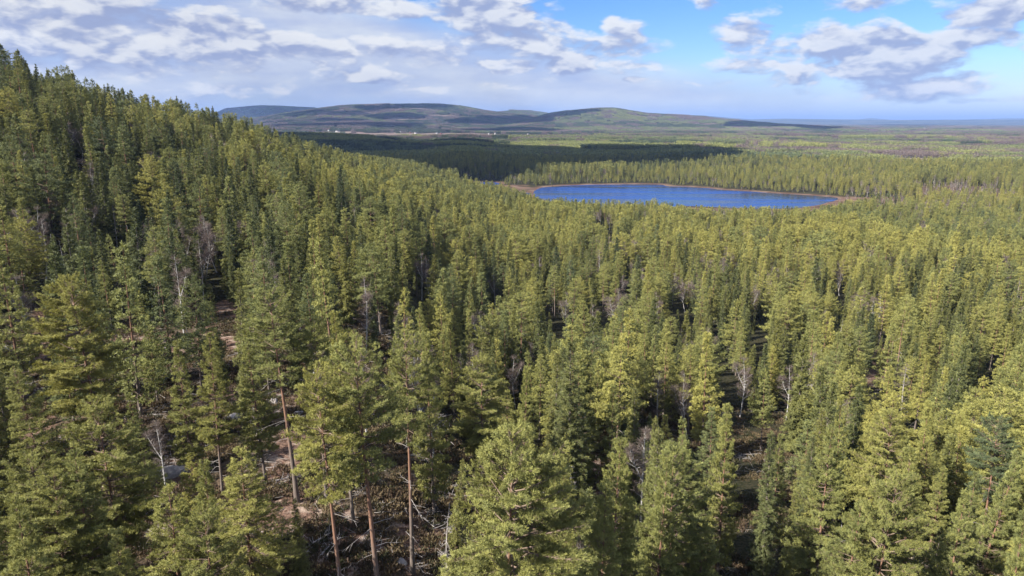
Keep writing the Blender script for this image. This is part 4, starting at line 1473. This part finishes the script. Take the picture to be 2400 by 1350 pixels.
# ------------------------------------------------------------------ the village and farm far off
def house(px, py, w_, dp, h_, wallm, lb, rot=0.0):
    a, s = ray(px, py)
    x, y, z = far_pt(px, py)
    e = obj('house', None, label=lb, category='house', group='houses of the far village')
    e.location = (x, y, z); e.rotation_euler = (0, 0, -a + rot)
    hw, hd, rh = w_ / 2, dp / 2, dp * .38
    V = [(-hw, -hd, -1), (hw, -hd, -1), (hw, hd, -1), (-hw, hd, -1), (-hw, -hd, h_), (hw, -hd, h_), (hw, hd, h_), (-hw, hd, h_), (-hw, 0, h_ + rh), (hw, 0, h_ + rh)]
    obj('wall', mesh_from('house_wall', V, [np.array([[5, 6, 9], [7, 4, 8]]), np.array([[0, 1, 5, 4], [1, 2, 6, 5], [2, 3, 7, 6], [3, 0, 4, 7]])], [M[wallm]]), e)
    o_, t_ = .5, .35
    f = o_ / hd * rh
    V = []
    for sx in (-1, 1):
        xx = sx * (hw + o_)
        V += [(xx, -hd - o_, h_ - f + .05), (xx, 0, h_ + rh + .05), (xx, hd + o_, h_ - f + .05), (xx, hd + o_, h_ - f + t_), (xx, 0, h_ + rh + t_ + .05), (xx, -hd - o_, h_ - f + t_)]
    Q = [(k, (k + 1) % 6, (k + 1) % 6 + 6, k + 6) for k in range(6)] + [(0, 5, 4, 1), (1, 4, 3, 2), (6, 7, 10, 11), (7, 8, 9, 10)]
    obj('roof', mesh_from('house_roof', V, [np.array(Q)], [M['dark_roof']]), e)
    nw = max(2, int(w_ / 3.5))
    for k in range(nw):
        cx = -hw + w_ * (k + .5) / nw
        zz = h_ * .45
        V = [(cx - .6, -hd - .06, zz), (cx + .6, -hd - .06, zz), (cx + .6, -hd - .06, zz + 1.4), (cx - .6, -hd - .06, zz + 1.4), (cx - .6, -hd + .05, zz), (cx + .6, -hd + .05, zz), (cx + .6, -hd + .05, zz + 1.4), (cx - .6, -hd + .05, zz + 1.4)]
        obj('window', mesh_from('house_window', V, [np.array([[0, 1, 2, 3], [1, 5, 6, 2], [4, 0, 3, 7], [3, 2, 6, 7], [0, 4, 5, 1]])], [M['window_pane']]), e)


for a_ in [(771, 307.5, 12, 9, 6.5, 'white_wall', 'white house at the left end of the far village', .3), (792, 309, 30, 11, 6, 'white_wall', 'long white building near the left end of the far village', .1),
           (940, 311.5, 13, 9, 7, 'white_wall', 'white house alone right of the long white building', -.2), (975, 313.5, 17, 9, 6.5, 'white_wall', 'wide white house right of the lone white one in the village', .25),
           (1024, 314, 12, 9, 6.5, 'white_wall', 'white house left of the shaded far village wood', -.3), (1034, 314.5, 10, 8, 5.5, 'red_wall', 'small red house touching the white one by the shaded wood', .2),
           (1146, 315.5, 10, 8, 6, 'white_wall', 'small white house in front of the shaded strip, left of two', .1), (1162, 315.5, 13, 9, 7, 'white_wall', 'bright white house in front of the shaded strip', -.1),
           (1238, 316.5, 11, 8, 6, 'white_wall', 'white house toward the right end of the shaded strip', .4), (1285, 317.5, 13, 9, 6, 'white_wall', 'white house at the right end of the shaded strip', -.2),
           (1353, 319, 12, 9, 5.5, 'white_wall', 'small white house, rightmost of the far village', .1), (962, 312, 11, 8, 5.5, 'red_wall', 'red house between the two white village houses', .1),
           (2168, 304, 26, 14, 13, 'white_wall', 'white farm building on the far right plain, left of two', .2), (2184, 304, 42, 16, 11, 'white_wall', 'long white farm building on the far right plain', .1)]:
    house(*a_)

# ------------------------------------------------------------------ clouds above the picture: they cast the cloud shadows on the land
V, F = [], []
G = Geo()
for k, (alt, pts, dlo, dhi) in enumerate([
        (820, [(500, 322), (560, 320), (700, 315), (850, 321), (1000, 330), (1200, 341), (1400, 347), (1600, 350), (1712, 353), (1726, 361), (1700, 376), (1640, 384), (1560, 385), (1450, 387), (1330, 392),
               (1250, 400), (1120, 407), (1000, 404), (900, 396), (780, 392), (600, 402), (500, 402)], 0, 2600),
        (2900, [(490, 259), (620, 245.5), (770, 250), (760, 258), (690, 268), (640, 274), (540, 278)], 10400, 12800), (2300, [(640, 291), (700, 287), (880, 289), (1000, 294), (990, 298), (800, 299), (650, 300)], 4600, 6600),
        (2300, [(1040, 287), (1110, 278), (1230, 274), (1290, 280), (1260, 290), (1200, 293), (1080, 293)], 5300, 9000), (1900, [(1040, 306), (1180, 303.5), (1310, 309), (1290, 313), (1180, 312), (1040, 312)], 4400, 6000),
        (2400, [(1280, 268), (1330, 264), (1410, 260), (1400, 266), (1300, 276)], 5600, 7000), (2500, [(840, 252), (1000, 245), (1060, 250), (1010, 256), (960, 253), (860, 262)], 7400, 8900),
        (2300, [(860, 272), (960, 268), (1010, 276), (940, 281), (880, 280)], 6000, 7600), (2100, [(1700, 292), (1790, 287), (1850, 287), (1950, 293), (1850, 300), (1720, 300)], 5200, 7100),
        (1700, [(1770, 309), (1900, 310), (1990, 313), (1970, 316), (1800, 313)], 3300, 4800), (2200, [(1880, 299), (2040, 304), (2030, 306), (1900, 305)], 5000, 6600), (3600, [(2000, 293), (2200, 290), (2500, 290), (2500, 296), (2150, 297)], 9000, 14000),
        (2600, [(640, 262), (760, 262), (860, 266), (840, 272), (700, 274)], 7000, 8600), (2100, [(620, 281), (720, 279), (860, 283), (820, 286), (640, 287)], 5800, 7200),
        (700, [(-400, 60), (-60, 84), (20, 106), (90, 142), (150, 170), (100, 170), (40, 158), (-60, 140), (-400, 120)], 380, 460)]):
    gp = []
    for (px, py) in pts:
        a, s = ray(px, py)
        if k == 0:
            dist0 = min(dhi, (12 - CAMZ) / s)
            gp.append((dist0 * math.sin(a), dist0 * math.cos(a), 12.0))
        else:
            gp.append(far_pt(px, py, dlo, dhi))
    gp = np.array(gp)
    kx = (alt - gp[:, 2]) / math.tan(SUN_EL)
    cx = gp[:, 0] + math.sin(SUN_AZ) * kx; cyy = gp[:, 1] + math.cos(SUN_AZ) * kx
    lp = smooth_loop(np.column_stack([cx, cyy]), 5)
    size = np.abs(lp - lp.mean(0)).max(); print("CLOUD", k, gp.min(0).round(), gp.max(0).round(), lp.min(0).round(), lp.max(0).round())
    lp = wobble(lp, min(size * .10, 60), min(size * .25, 160), 60 + k)
    c = lp.mean(0)
    n = len(lp)
    prof = [(.0, -.02), (.55, -.02), (.85, -.01), (.97, .0), (1.0, .03), (.96, .10), (.82, .22), (.6, .34), (.3, .42), (0.0, .45)]
    th = min(size * .5, 420)
    rings = []
    for (f, h) in prof:
        rg = c + (lp - c) * max(f, .01)
        zz = alt + h * th * (1 + (.9 * (fbm(rg[:, 0] / 150, rg[:, 1] / 150, 70 + k, 3) - .5) if h > .01 else 0))
        rings.append(np.column_stack([rg, np.broadcast_to(zz, n)]))
    m_ = len(prof)
    i = np.arange(m_ - 1)[:, None] * n + np.arange(n)[None]; j = np.arange(m_ - 1)[:, None] * n + (np.arange(n)[None] + 1) % n
    G.add(np.concatenate(rings), Q=np.stack([i, j, j + n, i + n], -1).reshape(-1, 4))
obj('clouds', G.mesh('clouds', [M['cloud_white']], smooth=True), kind='stuff')

# ------------------------------------------------------------------ haze: a closed box of even air
m_, q = mat('haze_air')
pv = q.n('ShaderNodeVolumePrincipled')
pv.inputs['Color'].default_value = (.36, .55, 1.0, 1)
pv.inputs['Density'].default_value = HAZE
pv.inputs['Anisotropy'].default_value = .0
q.t.links.new(pv.outputs[0], q.n('ShaderNodeOutputMaterial').inputs['Volume'])
hx, z0_, z1_ = 99000, float(Z_.min()) - 6, 470.0
assert Z_.max() < 460, Z_.max()
V = [(sx * hx, sy * hx, zz) for zz in (z0_, z1_) for (sx, sy) in ((-1, -1), (1, -1), (1, 1), (-1, 1))]
hz_ = mesh_from('haze', V, [np.array([[0, 3, 2, 1], [4, 5, 6, 7], [0, 1, 5, 4], [1, 2, 6, 5], [2, 3, 7, 6], [3, 0, 4, 7]])], [m_])
obj('haze', hz_, kind='stuff')
